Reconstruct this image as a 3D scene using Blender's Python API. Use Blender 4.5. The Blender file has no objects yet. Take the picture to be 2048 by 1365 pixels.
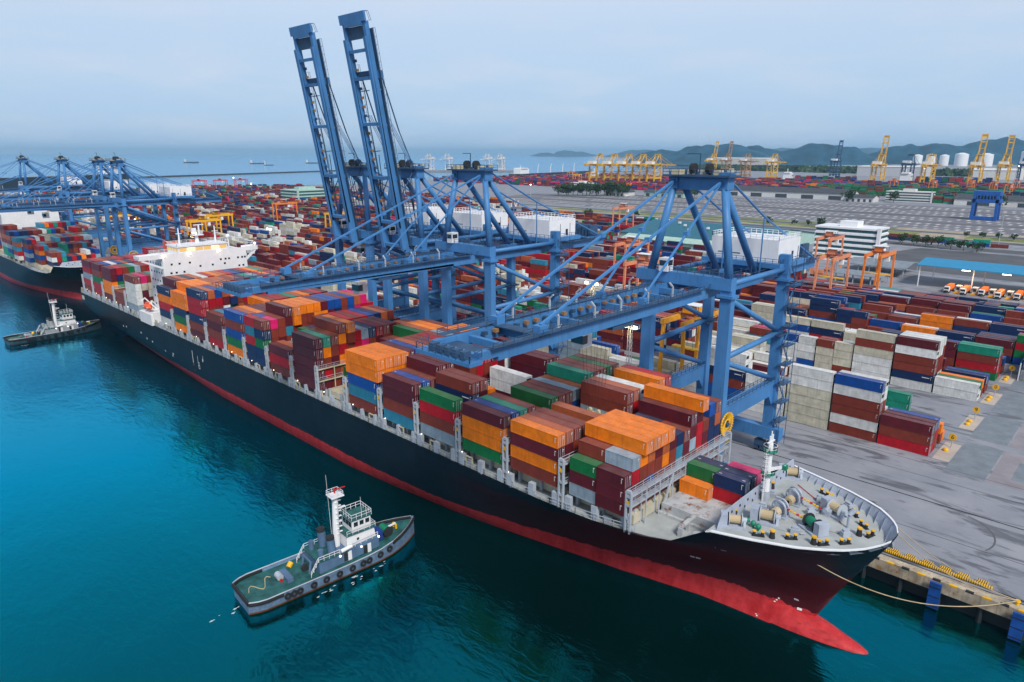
import bpy, math, random
from math import radians as RAD, sin, cos, pi
from mathutils import Vector, Matrix
from mathutils.bvhtree import BVHTree
S = bpy.context.scene
COL = S.collection
rnd = random.Random(7)

# ------------------------------------------------------------------ camera
cam_d = bpy.data.cameras.new('camera'); cam = bpy.data.objects.new('camera', cam_d); COL.objects.link(cam)
CAM = Vector((0, 0, 75.79))
cam.location = CAM; cam.rotation_euler = (RAD(90 - 15.35), 0, RAD(43.91))
cam_d.sensor_width = 36; cam_d.lens = 24.156; cam_d.clip_start = 1; cam_d.clip_end = 120000
S.camera = cam
S.render.resolution_x, S.render.resolution_y = 1024, 682

# ------------------------------------------------------------------ sky, sun, exposure
W = bpy.data.worlds.new('World'); S.world = W; W.use_nodes = True
nt = W.node_tree; nt.nodes.clear()
def N(nt, t, **k):
    n = nt.nodes.new(t)
    for a, v in k.items(): setattr(n, a, v)
    return n
SUN_EL, SUN_ROT = RAD(42), RAD(125)
out = N(nt, 'ShaderNodeOutputWorld'); bg = N(nt, 'ShaderNodeBackground'); bg.inputs['Strength'].default_value = 0.1
sky = N(nt, 'ShaderNodeTexSky', sky_type='NISHITA', sun_disc=False, sun_elevation=SUN_EL, sun_rotation=SUN_ROT)
tc = N(nt, 'ShaderNodeTexCoord'); sep = N(nt, 'ShaderNodeSeparateXYZ')
nt.links.new(tc.outputs['Generated'], sep.inputs[0])
ramp = N(nt, 'ShaderNodeValToRGB'); cr = ramp.color_ramp
cr.elements[0].position = 0.0; cr.elements[0].color = (3.11, 4.52, 6.53, 1)
cr.elements[1].position = 1.0; cr.elements[1].color = (1.47, 1.96, 2.89, 1)
for p_, c_ in ((.05, (3.50, 4.91, 6.79, 1)), (.16, (4.41, 5.50, 7.06, 1)), (.24, (5.54, 6.16, 7.38, 1)), (.36, (4.7, 5.6, 6.9, 1)), (.55, (2.5, 3.2, 4.4, 1))):
    e = cr.elements.new(p_); e.color = c_
nt.links.new(sep.outputs['Z'], ramp.inputs[0])
mp = N(nt, 'ShaderNodeMapping'); mp.inputs['Scale'].default_value = (2.6, 2.6, 15)
nt.links.new(tc.outputs['Generated'], mp.inputs[0])
cn = N(nt, 'ShaderNodeTexNoise'); cn.inputs['Scale'].default_value = 1.6; cn.inputs['Detail'].default_value = 7; cn.inputs['Roughness'].default_value = .58
nt.links.new(mp.outputs[0], cn.inputs['Vector'])
cr2 = N(nt, 'ShaderNodeValToRGB'); cr2.color_ramp.elements[0].position = .45; cr2.color_ramp.elements[1].position = .78
nt.links.new(cn.outputs['Fac'], cr2.inputs[0])
cmix = N(nt, 'ShaderNodeMixRGB'); cmix.inputs['Color2'].default_value = (5.4, 5.85, 6.7, 1)
nt.links.new(ramp.outputs[0], cmix.inputs['Color1'])
cm = N(nt, 'ShaderNodeMath', operation='MULTIPLY'); cm.inputs[1].default_value = .7
nt.links.new(cr2.outputs[0], cm.inputs[0]); nt.links.new(cm.outputs[0], cmix.inputs['Fac'])
smix = N(nt, 'ShaderNodeMixRGB'); smix.inputs['Fac'].default_value = .9
nt.links.new(sky.outputs[0], smix.inputs['Color1']); nt.links.new(cmix.outputs[0], smix.inputs['Color2'])
nt.links.new(smix.outputs[0], bg.inputs['Color']); nt.links.new(bg.outputs[0], out.inputs['Surface'])

sd = bpy.data.lights.new('sun', 'SUN'); so = bpy.data.objects.new('sun', sd); COL.objects.link(so)
sd.energy = 2.9; sd.angle = RAD(14); sd.color = (1.0, .93, .86)
so.rotation_euler = (RAD(44), 0, RAD(62))
S.view_settings.view_transform = 'Standard'; S.view_settings.look = 'None'
S.view_settings.exposure = 0.36; S.view_settings.gamma = 1
S.cycles.max_bounces = 5; S.cycles.diffuse_bounces = 2; S.cycles.glossy_bounces = 2; S.cycles.transmission_bounces = 2
S.cycles.volume_bounces = 0; S.cycles.use_denoising = True; S.cycles.caustics_reflective = False

# ------------------------------------------------------------------ materials
MATS = {}
def mat(name, col, rough=.5, metal=0, var=.14, scale=.35, rust=0, rustcol=(.12, .045, .02), spec=.4, streak=0, bump=0, bscale=2, emit=0, island=0):
    if name in MATS: return MATS[name]
    m = bpy.data.materials.new(name); m.use_nodes = True; t = m.node_tree; b = t.nodes['Principled BSDF']
    b.inputs['Roughness'].default_value = rough; b.inputs['Metallic'].default_value = metal
    b.inputs['Specular IOR Level'].default_value = spec
    c = (*col, 1)
    if emit:
        b.inputs['Base Color'].default_value = c; b.inputs['Emission Color'].default_value = c; b.inputs['Emission Strength'].default_value = emit
        MATS[name] = m; return m
    co = N(t, 'ShaderNodeTexCoord')
    ns = N(t, 'ShaderNodeTexNoise'); ns.inputs['Scale'].default_value = scale; ns.inputs['Detail'].default_value = 6; ns.inputs['Roughness'].default_value = .62
    gp = N(t, 'ShaderNodeNewGeometry').outputs['Position'] if island else co.outputs['Object']
    t.links.new(gp, ns.inputs['Vector'])
    mx = N(t, 'ShaderNodeMixRGB'); mx.inputs['Color1'].default_value = (*[x * (1 - var) for x in col], 1)
    mx.inputs['Color2'].default_value = (*[min(1, x * (1 + var)) for x in col], 1)
    rp = N(t, 'ShaderNodeValToRGB'); rp.color_ramp.elements[0].position = .35; rp.color_ramp.elements[1].position = .65
    t.links.new(ns.outputs['Fac'], rp.inputs[0]); t.links.new(rp.outputs[0], mx.inputs['Fac'])
    cur = mx.outputs[0]
    if island:
        g = N(t, 'ShaderNodeNewGeometry'); mr = N(t, 'ShaderNodeMapRange'); mr.inputs['To Min'].default_value = 1 - island; mr.inputs['To Max'].default_value = 1 + island
        t.links.new(g.outputs['Random Per Island'], mr.inputs[0])
        oi = N(t, 'ShaderNodeObjectInfo'); mr2 = N(t, 'ShaderNodeMapRange'); mr2.inputs['To Min'].default_value = 1 - island; mr2.inputs['To Max'].default_value = 1 + island
        t.links.new(oi.outputs['Random'], mr2.inputs[0])
        mu = N(t, 'ShaderNodeMath', operation='MULTIPLY'); t.links.new(mr.outputs[0], mu.inputs[0]); t.links.new(mr2.outputs[0], mu.inputs[1])
        hv = N(t, 'ShaderNodeHueSaturation'); t.links.new(mu.outputs[0], hv.inputs['Value']); t.links.new(cur, hv.inputs['Color']); cur = hv.outputs[0]
    if streak:
        mpp = N(t, 'ShaderNodeMapping'); mpp.inputs['Scale'].default_value = (1.6, 1.6, .12); t.links.new(gp, mpp.inputs[0])
        n3 = N(t, 'ShaderNodeTexNoise'); n3.inputs['Scale'].default_value = 1.3; n3.inputs['Detail'].default_value = 4; t.links.new(mpp.outputs[0], n3.inputs['Vector'])
        r3 = N(t, 'ShaderNodeValToRGB'); r3.color_ramp.elements[0].position = .5; r3.color_ramp.elements[1].position = .78; t.links.new(n3.outputs['Fac'], r3.inputs[0])
        m3 = N(t, 'ShaderNodeMath', operation='MULTIPLY'); m3.inputs[1].default_value = streak; t.links.new(r3.outputs[0], m3.inputs[0])
        x3 = N(t, 'ShaderNodeMixRGB'); x3.inputs['Color2'].default_value = (*[x * .35 + .01 for x in col], 1)
        t.links.new(m3.outputs[0], x3.inputs['Fac']); t.links.new(cur, x3.inputs['Color1']); cur = x3.outputs[0]
    if rust:
        n2 = N(t, 'ShaderNodeTexNoise'); n2.inputs['Scale'].default_value = scale * 2.3; n2.inputs['Detail'].default_value = 8; n2.inputs['Roughness'].default_value = .7
        t.links.new(gp, n2.inputs['Vector'])
        r2 = N(t, 'ShaderNodeValToRGB'); r2.color_ramp.elements[0].position = .72 - rust * .25; r2.color_ramp.elements[1].position = .82 - rust * .2
        t.links.new(n2.outputs['Fac'], r2.inputs[0])
        x2 = N(t, 'ShaderNodeMixRGB'); x2.inputs['Color2'].default_value = (*rustcol, 1)
        t.links.new(r2.outputs[0], x2.inputs['Fac']); t.links.new(cur, x2.inputs['Color1']); cur = x2.outputs[0]
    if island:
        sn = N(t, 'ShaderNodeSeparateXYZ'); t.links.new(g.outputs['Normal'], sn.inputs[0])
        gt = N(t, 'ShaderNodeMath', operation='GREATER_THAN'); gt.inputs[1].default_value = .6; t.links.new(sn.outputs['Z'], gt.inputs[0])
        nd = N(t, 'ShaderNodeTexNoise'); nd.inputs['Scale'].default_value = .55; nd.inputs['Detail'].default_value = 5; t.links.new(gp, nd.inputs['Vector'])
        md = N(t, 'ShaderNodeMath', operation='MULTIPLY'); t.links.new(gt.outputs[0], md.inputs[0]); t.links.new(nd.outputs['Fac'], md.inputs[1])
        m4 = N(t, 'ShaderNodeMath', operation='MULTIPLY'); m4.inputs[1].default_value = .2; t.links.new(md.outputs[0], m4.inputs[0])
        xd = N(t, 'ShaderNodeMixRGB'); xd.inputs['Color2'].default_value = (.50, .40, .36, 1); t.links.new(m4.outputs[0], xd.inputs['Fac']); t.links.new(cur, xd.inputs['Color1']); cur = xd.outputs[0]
    t.links.new(cur, b.inputs['Base Color'])
    if bump:
        nb = N(t, 'ShaderNodeTexNoise'); nb.inputs['Scale'].default_value = bscale; nb.inputs['Detail'].default_value = 5
        t.links.new(co.outputs['Object'], nb.inputs['Vector'])
        bp = N(t, 'ShaderNodeBump'); bp.inputs['Strength'].default_value = bump; t.links.new(nb.outputs['Fac'], bp.inputs['Height']); t.links.new(bp.outputs[0], b.inputs['Normal'])
    MATS[name] = m; return m

def corrugate(m):
    t = m.node_tree; b = t.nodes['Principled BSDF']
    co = N(t, 'ShaderNodeTexCoord'); w = N(t, 'ShaderNodeTexWave', bands_direction='X'); w.inputs['Scale'].default_value = 1.05
    t.links.new(co.outputs['Object'], w.inputs['Vector'])
    bp = N(t, 'ShaderNodeBump'); bp.inputs['Strength'].default_value = .35; bp.inputs['Distance'].default_value = .06
    t.links.new(w.outputs['Fac'], bp.inputs['Height']); t.links.new(bp.outputs[0], b.inputs['Normal'])
    return m
CC = dict(m=('maroon', (.095, .007, .015)), b=('brown', (.185, .030, .018)), r=('red', (.36, .004, .013)), o=('orange', (.76, .185, .004)),
          n=('navy', (.004, .02, .082)), u=('blue', (.003, .055, .26)), l=('light blue', (.025, .19, .30)), g=('green', (.004, .125, .035)),
          w=('white', (.60, .62, .61)), c=('cream', (.50, .48, .38)), y=('grey', (.24, .32, .39)), s=('rusty orange', (.36, .085, .028)),
          p=('pink', (.55, .01, .12)), t=('teal', (.006, .24, .155)), a=('lime green', (.20, .38, .08)))
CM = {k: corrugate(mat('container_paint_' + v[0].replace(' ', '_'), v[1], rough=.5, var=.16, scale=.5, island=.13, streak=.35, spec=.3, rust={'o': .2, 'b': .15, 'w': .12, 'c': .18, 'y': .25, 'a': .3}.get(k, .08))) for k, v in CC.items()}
CRANE = mat('crane_blue_paint', (.055, .20, .45), rough=.5, var=.14, scale=.12, streak=.35, rust=.05)
CRANED = mat('crane_dark_blue', (.03, .075, .15), rough=.6, var=.25)
DARK = mat('dark_steel', (.02, .022, .025), rough=.7)
RUBBER = mat('black_rubber', (.012, .012, .013), rough=.8)
WHITE = mat('white_paint', (.76, .78, .8), rough=.4, var=.04, streak=.12)
GALV = mat('light_grey_steel', (.38, .43, .49), rough=.5, var=.12, rust=.1)
YEL = mat('yellow_paint', (.75, .42, .015), rough=.5)
CREAM = mat('cream_steel', (.50, .47, .33), rough=.55, var=.2, rust=.3)
ROPE = mat('rope_tan', (.45, .36, .22), rough=.9)
DECKG = mat('grey_deck_paint', (.36, .39, .39), rough=.65, var=.16, scale=.22, rust=.22)
WIN = mat('dark_window_glass', (.015, .02, .028), rough=.08, spec=.8)
MARK = mat('white_marking', (.7, .7, .7), rough=.6)
LAMP = mat('lamp_glow', (1, .78, .45), emit=9)
LAMPW = mat('lamp_glow_pale', (1, .85, .6), emit=3)
RED = mat('red_paint', (.5, .015, .02), rough=.5)
ORANGE = mat('orange_paint', (.82, .19, .02), rough=.5)
GREENP = mat('green_paint', (.01, .20, .11), rough=.5)

# ------------------------------------------------------------------ mesh building
class MB:
    def __init__(s): s.v = []; s.f = []; s.m = []
    def face(s, pts, m=0):
        i = len(s.v); s.v += [tuple(p) for p in pts]; s.f.append(tuple(range(i, i + len(pts)))); s.m.append(m); return s
    def hexa(s, P, m=0, skip=()):
        i = len(s.v); s.v += [tuple(p) for p in P]
        for k, q in enumerate(((0, 3, 2, 1), (4, 5, 6, 7), (0, 1, 5, 4), (1, 2, 6, 5), (2, 3, 7, 6), (3, 0, 4, 7))):
            if k in skip: continue
            s.f.append(tuple(i + a for a in q)); s.m.append(m)
        return s
    def box(s, x0, y0, z0, x1, y1, z1, m=0, skip=()):
        return s.hexa([(x0, y0, z0), (x1, y0, z0), (x1, y1, z0), (x0, y1, z0), (x0, y0, z1), (x1, y0, z1), (x1, y1, z1), (x0, y1, z1)], m, skip)
    def beam(s, p, q, w, h, m=0, w2=None, h2=None):
        p, q = Vector(p), Vector(q); d = (q - p).normalized()
        up = Vector((0, 0, 1)) if abs(d.z) < .95 else Vector((0, 1, 0))
        a = d.cross(up).normalized(); b = a.cross(d)
        w2 = w if w2 is None else w2; h2 = h if h2 is None else h2
        r1 = [p + a * x * w / 2 + b * y * h / 2 for x, y in ((-1, -1), (1, -1), (1, 1), (-1, 1))]
        r2 = [q + a * x * w2 / 2 + b * y * h2 / 2 for x, y in ((-1, -1), (1, -1), (1, 1), (-1, 1))]
        i = len(s.v); s.v += [tuple(x) for x in r1 + r2]
        for f in ((3, 2, 1, 0), (4, 5, 6, 7), (0, 1, 5, 4), (1, 2, 6, 5), (2, 3, 7, 6), (3, 0, 4, 7)):
            s.f.append(tuple(i + a_ for a_ in f)); s.m.append(m)
        return s
    def tube(s, p, q, r, m=0, n=8, r2=None, caps=True):
        p, q = Vector(p), Vector(q); d = (q - p).normalized()
        up = Vector((0, 0, 1)) if abs(d.z) < .95 else Vector((0, 1, 0))
        a = d.cross(up).normalized(); b = a.cross(d); r2 = r if r2 is None else r2
        i = len(s.v)
        for c, rr in ((p, r), (q, r2)):
            for k in range(n): s.v.append(tuple(c + (a * cos(2 * pi * k / n) + b * sin(2 * pi * k / n)) * rr))
        for k in range(n):
            s.f.append((i + k, i + (k + 1) % n, i + n + (k + 1) % n, i + n + k)); s.m.append(m)
        if caps:
            s.f.append(tuple(i + n - 1 - k for k in range(n))); s.m.append(m)
            s.f.append(tuple(i + n + k for k in range(n))); s.m.append(m)
        return s
    def path(s, pts, r, m=0, n=6):
        for a, b in zip(pts, pts[1:]): s.tube(a, b, r, m, n)
        return s
    def ring(s, c, axis, R, r, m=0, n=20, k=6):
        c = Vector(c); ax = Vector(axis).normalized(); up = Vector((0, 0, 1)) if abs(ax.z) < .9 else Vector((1, 0, 0))
        a = ax.cross(up).normalized(); b = a.cross(ax); i = len(s.v)
        for u in range(n):
            e = a * cos(2 * pi * u / n) + b * sin(2 * pi * u / n)
            for w in range(k): s.v.append(tuple(c + e * (R + r * cos(2 * pi * w / k)) + ax * r * sin(2 * pi * w / k)))
        for u in range(n):
            for w in range(k):
                s.f.append((i + u * k + w, i + ((u + 1) % n) * k + w, i + ((u + 1) % n) * k + (w + 1) % k, i + u * k + (w + 1) % k)); s.m.append(m)
        return s
    def loft(s, secs, m=0, close=False, mfun=None):
        n = len(secs[0]); i = len(s.v)
        for sec in secs: s.v += [tuple(p) for p in sec]
        for a in range(len(secs) - 1):
            for b in range(n if close else n - 1):
                c = (b + 1) % n
                s.f.append((i + a * n + b, i + a * n + c, i + (a + 1) * n + c, i + (a + 1) * n + b)); s.m.append(m if mfun is None else mfun(a, b))
        return s
    def sphere(s, c, r, m=0, n=10, k=6, sc=(1, 1, 1)):
        secs = []
        for j in range(k + 1):
            th = pi * j / k
            secs.append([(c[0] + sc[0] * r * sin(th) * cos(2 * pi * u / n), c[1] + sc[1] * r * sin(th) * sin(2 * pi * u / n), c[2] + sc[2] * r * cos(th)) for u in range(n)])
        return s.loft(secs, m, True)
    def rail(s, pts, h=1.1, m=0, w=.07, step=2.0, mid=True):
        for a, b in zip(pts, pts[1:]):
            a, b = Vector(a), Vector(b); L = (b - a).length; n = max(1, int(L / step))
            U = Vector((0, 0, h))
            s.beam(a + U, b + U, w, w, m)
            if mid: s.beam(a + U * .5, b + U * .5, w * .8, w * .8, m)
            for i in range(n + 1):
                p = a.lerp(b, i / n); s.beam(p, p + U, w, w, m)
        return s
    def xf(s, M, i0=0):
        for i in range(i0, len(s.v)): s.v[i] = tuple(M @ Vector(s.v[i]))
        return s
    def mesh(s, name, mats):
        me = bpy.data.meshes.new(name); me.from_pydata(s.v, [], s.f)
        for m in mats: me.materials.append(m)
        me.polygons.foreach_set('material_index', s.m); me.update(); return me
    def build(s, name, mats, parent=None, off=None, smooth=False):
        if not isinstance(mats, (list, tuple)): mats = [mats]
        me = s.mesh(name, mats)
        if off is not None: me.transform(Matrix.Translation(-Vector(off)))
        if smooth: me.polygons.foreach_set('use_smooth', [True] * len(me.polygons))
        o = bpy.data.objects.new(name, me); COL.objects.link(o)
        if parent: o.parent = parent
        return o

def tag(o, label=None, cat=None, group=None, kind=None):
    if label:
        assert 4 <= len(label.split()) <= 16, label
        o['label'] = label
    if cat: o['category'] = cat
    if group: o['group'] = group
    if kind: o['kind'] = kind
    return o
def thing(name, label, cat, loc=(0, 0, 0), rz=0, group=None):
    o = bpy.data.objects.new(name, None); COL.objects.link(o); o.location = loc; o.rotation_euler = (0, 0, rz); o.empty_display_size = .5
    return tag(o, label, cat, group)
def dup(r, loc, rz=None, label=None, group=None, swap=None, sc=None):
    def cp(o, par):
        c = o.copy(); COL.objects.link(c)
        if par: c.parent = par
        if swap and c.type == 'MESH':
            for sl in c.material_slots:
                if sl.material and sl.material.name in swap:
                    mm = swap[sl.material.name]; sl.link = 'OBJECT'; sl.material = mm
        for ch in o.children: cp(ch, c)
        return c
    c = cp(r, None); c.location = loc
    if rz is not None: c.rotation_euler = (0, 0, rz)
    if sc: c.scale = (sc, sc, sc)
    if label: tag(c, label)
    if group: c['group'] = group
    return c
def struct(name, mb, m): return tag(mb.build(name, m), kind='structure')
ORD = ['zeroth', 'first', 'second', 'third', 'fourth', 'fifth', 'sixth', 'seventh', 'eighth', 'ninth', 'tenth', 'eleventh', 'twelfth', 'thirteenth', 'fourteenth', 'fifteenth', 'sixteenth', 'seventeenth', 'eighteenth', 'nineteenth', 'twentieth']
TENS = {2: 'twenty', 3: 'thirty', 4: 'forty', 5: 'fifty', 6: 'sixty', 7: 'seventy', 8: 'eighty', 9: 'ninety'}
TTH = {3: 'thirtieth', 4: 'fortieth', 5: 'fiftieth', 6: 'sixtieth', 7: 'seventieth', 8: 'eightieth', 9: 'ninetieth', 10: 'hundredth'}
def ordn(n):
    if n <= 20: return ORD[n]
    return TTH[n // 10] if n % 10 == 0 else TENS[n // 10] + '-' + ORD[n % 10]

# ------------------------------------------------------------------ setting: water, ground, hills
CY = 111.75; WZ = -5.5; QY = 133.85
def water_mat():
    m = bpy.data.materials.new('harbour_water'); m.use_nodes = True; t = m.node_tree; t.nodes.remove(t.nodes['Principled BSDF']); out = t.nodes['Material Output']
    co = N(t, 'ShaderNodeTexCoord')
    df = N(t, 'ShaderNodeBsdfDiffuse'); gl = N(t, 'ShaderNodeBsdfGlossy'); gl.inputs['Roughness'].default_value = .1
    n0 = N(t, 'ShaderNodeTexNoise'); n0.inputs['Scale'].default_value = .018; n0.inputs['Detail'].default_value = 5; t.links.new(co.outputs['Object'], n0.inputs['Vector'])
    r0 = N(t, 'ShaderNodeValToRGB'); r0.color_ramp.elements[0].position = .35; r0.color_ramp.elements[1].position = .7
    r0.color_ramp.elements[0].color = (.0002, .010, .009, 1); r0.color_ramp.elements[1].color = (.0003, .018, .018, 1)
    t.links.new(n0.outputs['Fac'], r0.inputs[0]); t.links.new(r0.outputs[0], df.inputs['Color'])
    fr = N(t, 'ShaderNodeFresnel'); fr.inputs['IOR'].default_value = 1.45
    rc = N(t, 'ShaderNodeValToRGB'); e = rc.color_ramp.elements
    e[0].position = .03; e[0].color = (.003, .56, .62, 1); e[1].position = .75; e[1].color = (.62, .84, 1, 1)
    for p_, c_ in ((.14, (.004, .62, .96, 1)), (.40, (.22, .70, .97, 1))): k = e.new(p_); k.color = c_
    t.links.new(fr.outputs[0], rc.inputs[0]); t.links.new(rc.outputs[0], gl.inputs['Color'])
    mr = N(t, 'ShaderNodeValToRGB'); e = mr.color_ramp.elements; e[0].position = .02; e[0].color = (.24, .24, .24, 1); e[1].position = 1; e[1].color = (1, 1, 1, 1)
    for p_, v_ in ((.05, .33), (.13, .58), (.3, .76)): k = e.new(p_); k.color = (v_, v_, v_, 1)
    t.links.new(fr.outputs[0], mr.inputs[0])
    mx = N(t, 'ShaderNodeMixShader'); t.links.new(mr.outputs[0], mx.inputs[0]); t.links.new(df.outputs[0], mx.inputs[1]); t.links.new(gl.outputs[0], mx.inputs[2]); t.links.new(mx.outputs[0], out.inputs['Surface'])
    h = None
    for sc, st, dist, rot, sx in ((.33, .34, .3, .5, 2.2), (1.1, .2, .1, -.3, 2.0), (.05, .3, .9, .9, 1.6)):
        mp = N(t, 'ShaderNodeMapping'); mp.inputs['Rotation'].default_value = (0, 0, rot); mp.inputs['Scale'].default_value = (sc, sc * sx, sc)
        t.links.new(co.outputs['Object'], mp.inputs[0])
        n1 = N(t, 'ShaderNodeTexNoise'); n1.inputs['Scale'].default_value = 1; n1.inputs['Detail'].default_value = 4; n1.inputs['Distortion'].default_value = .6
        t.links.new(mp.outputs[0], n1.inputs['Vector'])
        bp = N(t, 'ShaderNodeBump'); bp.inputs['Strength'].default_value = st; bp.inputs['Distance'].default_value = dist
        t.links.new(n1.outputs['Fac'], bp.inputs['Height'])
        if h: t.links.new(h, bp.inputs['Normal'])
        h = bp.outputs[0]
    t.links.new(h, gl.inputs['Normal'])
    return m
R = 40000
struct('water', MB().face([(-R, -R, WZ), (R, -R, WZ), (R, R, WZ), (-R, R, WZ)]), water_mat())

def ground_mat():
    m = bpy.data.materials.new('stained_concrete'); m.use_nodes = True; t = m.node_tree; b = t.nodes['Principled BSDF']
    b.inputs['Roughness'].default_value = .78; b.inputs['Specular IOR Level'].default_value = .3
    co = N(t, 'ShaderNodeTexCoord')
    def noise(sc, det, scv=(1, 1, 1), dist=0):
        mp = N(t, 'ShaderNodeMapping'); mp.inputs['Scale'].default_value = scv; t.links.new(co.outputs['Object'], mp.inputs[0])
        n = N(t, 'ShaderNodeTexNoise'); n.inputs['Scale'].default_value = sc; n.inputs['Detail'].default_value = det; n.inputs['Roughness'].default_value = .65; n.inputs['Distortion'].default_value = dist
        t.links.new(mp.outputs[0], n.inputs['Vector']); return n.outputs['Fac']
    def rampc(f, a, b_, ca, cb):
        r = N(t, 'ShaderNodeValToRGB'); r.color_ramp.elements[0].position = a; r.color_ramp.elements[1].position = b_
        r.color_ramp.elements[0].color = (*ca, 1); r.color_ramp.elements[1].color = (*cb, 1); t.links.new(f, r.inputs[0]); return r.outputs[0]
    base = rampc(noise(.06, 6), .3, .7, (.195, .212, .25), (.30, .31, .345))
    st = rampc(noise(.13, 8, (.35, 1.5, 1), 1.2), .52, .6, (0, 0, 0), (1, 1, 1))
    mx = N(t, 'ShaderNodeMixRGB'); mx.inputs['Color2'].default_value = (.065, .07, .082, 1); t.links.new(base, mx.inputs['Color1'])
    ml = N(t, 'ShaderNodeMath', operation='MULTIPLY'); ml.inputs[1].default_value = .75; t.links.new(st, ml.inputs[0]); t.links.new(ml.outputs[0], mx.inputs['Fac'])
    st2 = rampc(noise(1.1, 5, (.16, 1.9, 1)), .6, .72, (0, 0, 0), (1, 1, 1))
    mx2 = N(t, 'ShaderNodeMixRGB'); mx2.inputs['Color2'].default_value = (.12, .12, .125, 1); t.links.new(mx.outputs[0], mx2.inputs['Color1'])
    m2 = N(t, 'ShaderNodeMath', operation='MULTIPLY'); m2.inputs[1].default_value = .6; t.links.new(st2, m2.inputs[0]); t.links.new(m2.outputs[0], mx2.inputs['Fac'])
    t.links.new(mx2.outputs[0], b.inputs['Base Color'])
    rr = N(t, 'ShaderNodeMapRange'); rr.inputs['To Min'].default_value = .8; rr.inputs['To Max'].default_value = .45; t.links.new(st, rr.inputs[0]); t.links.new(rr.outputs[0], b.inputs['Roughness'])
    return m
shore = [(900, QY), (900, 9000), (-300, 8600), (-1057, 7417), (-1848, 2990), (-1635, 2122), (-1600, 1600), (-1585, 1381), (-1527, 996), (-1538, 812), (-1500, 620), (-1500, QY)]
g = MB(); g.face([(x, y + (1.5 if y == QY else 0), 0) for x, y in shore])
for a, b in list(zip(shore, shore[1:] + shore[:1]))[:-1]: g.face([(*a, 0), (*b, 0), (*b, -9), (*a, -9)])
struct('ground', g, ground_mat())
ASPH = mat('asphalt', (.085, .09, .1), rough=.85, var=.2, scale=.05)
PALE = mat('pale_concrete', (.43, .38, .33), rough=.8, var=.12, scale=.15)
GREYC = mat('grey_concrete', (.24, .225, .245), rough=.8, var=.14, scale=.15)
BLUEC = mat('bluish_concrete', (.17, .20, .23), rough=.8, var=.15, scale=.3)
GRASS = mat('dry_grass', (.16, .19, .05), rough=.95, var=.55, scale=.05)
SAND = mat('sandy_ground', (.36, .30, .22), rough=.95, var=.2, scale=.05)
LINE = mat('white_road_paint', (.6, .6, .6), rough=.7, var=.1)
# apron: slab patches at the ends of the yard blocks, crane rails, joints
sl = MB()
for k in range(5):
    y0 = 188.5 + k * 28
    sl.box(-34.9, y0 + 3.5, .004, -31.2, y0 + 17.5, .06, 0)
for i, (xa, xb) in enumerate(((-22, -10), (-7.5, 5), (7.5, 20))):
    for k in range(6):
        y0 = 186 + k * 28
        sl.face([(xa, y0, .006), (xb, y0, .006), (xb, y0 + 24, .006), (xa, y0 + 24, .006)], 1)
        sl.face([(xa + 4, y0 + 5, .010), (xb - 5, y0 + 5, .010), (xb - 5, y0 + 18, .010), (xa + 4, y0 + 18, .010)], 2)
for k in range(6):
    y0 = 186 + k * 28
    sl.face([(-31, y0, .005), (-22.4, y0, .005), (-22.4, y0 + 24, .005), (-31, y0 + 24, .005)], 2)
struct('pavement', sl, [PALE, GREYC, BLUEC])
rl = MB()
for y in (136.9, 165.7): rl.box(-1400, y - .16, .002, 300, y + .16, .03); rl.box(-1400, y - .035, .03, 300, y + .035, .09)
for y in (150.5, 179.0, 187.4): rl.box(-1400, y - .07, .002, 300, y + .07, .012)
struct('crane_rail', rl, DARK)
# tyre marks
tm = MB()
for (cx, cy, r, a0, a1) in ((-44, 146, 9, -1.0, 1.3), (-44, 146, 9.9, -1.0, 1.25), (-45.5, 146, 12.2, -.9, 1.0), (-45.5, 146, 13, -.9, 1.0), (-38, 150, 7, 1.5, 3.3), (-25, 155, 10, -.4, 1.2)):
    n = 18
    for i in range(n):
        t0 = a0 + (a1 - a0) * i / n; t1 = a0 + (a1 - a0) * (i + 1) / n
        tm.face([(cx + (r + d) * cos(t), cy + (r + d) * sin(t), .011) for t, d in ((t0, -.16), (t0, .16), (t1, .16), (t1, -.16))])
struct('tyre_marks', tm, mat('tyre_rubber_mark', (.10, .10, .105), rough=.8))
# quay wall
q = MB()
q.box(-1500, QY - .55, -2.2, 300, QY + 1.5, .12, 0)
q.box(-1500, QY + 1.9, .006, 300, QY + 2.1, .03, 4)
for i in range(-110, 90):
    x = i * 2.6; q.box(x, QY - .56, -.16, x + 1.3, QY - .02, .124, 1 if i % 2 else 2)
q.box(-1500, QY + 1.3, -9, 300, QY + 1.45, -2.2, 4)  # recessed lower wall coloured near black, standing in for shade under the overhang
for i in range(-90, 30): q.tube((i * 6.5, QY + .3, -9), (i * 6.5, QY + .3, -2.2), .45, 4, 8)
struct('quay', q, [mat('rusty_quay_concrete', (.42, .36, .27), rough=.85, var=.35, scale=.35, streak=.75, rust=.62, rustcol=(.30, .14, .03)), YEL, DARK, GREYC, DARK])
fb = MB()
fb.box(-.95, -.55, -3.0, .95, .0, 2.2, 0); fb.box(-.75, 0, -2.2, .75, .55, 1.4, 1)
for i in range(3): fb.box(-.95, -.6, -2.6 + i * 1.9, .95, -.552, -2.45 + i * 1.9, 1)
BLUEF = mat('blue_fender_paint', (.01, .07, .30), rough=.5, var=.3)
f0 = thing('fender_panel', 'blue fender panel on the rusty quay wall just under the mooring rope', 'fender', (-20, QY - 1.1, -2.2), 0, 'fender panels on the quay wall')
fb.build('panel', [BLUEF, RUBBER], f0)
dup(f0, (-7.4, QY - 1.1, -2.2), None, 'blue fender panel on the quay wall at the right picture edge')
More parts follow.
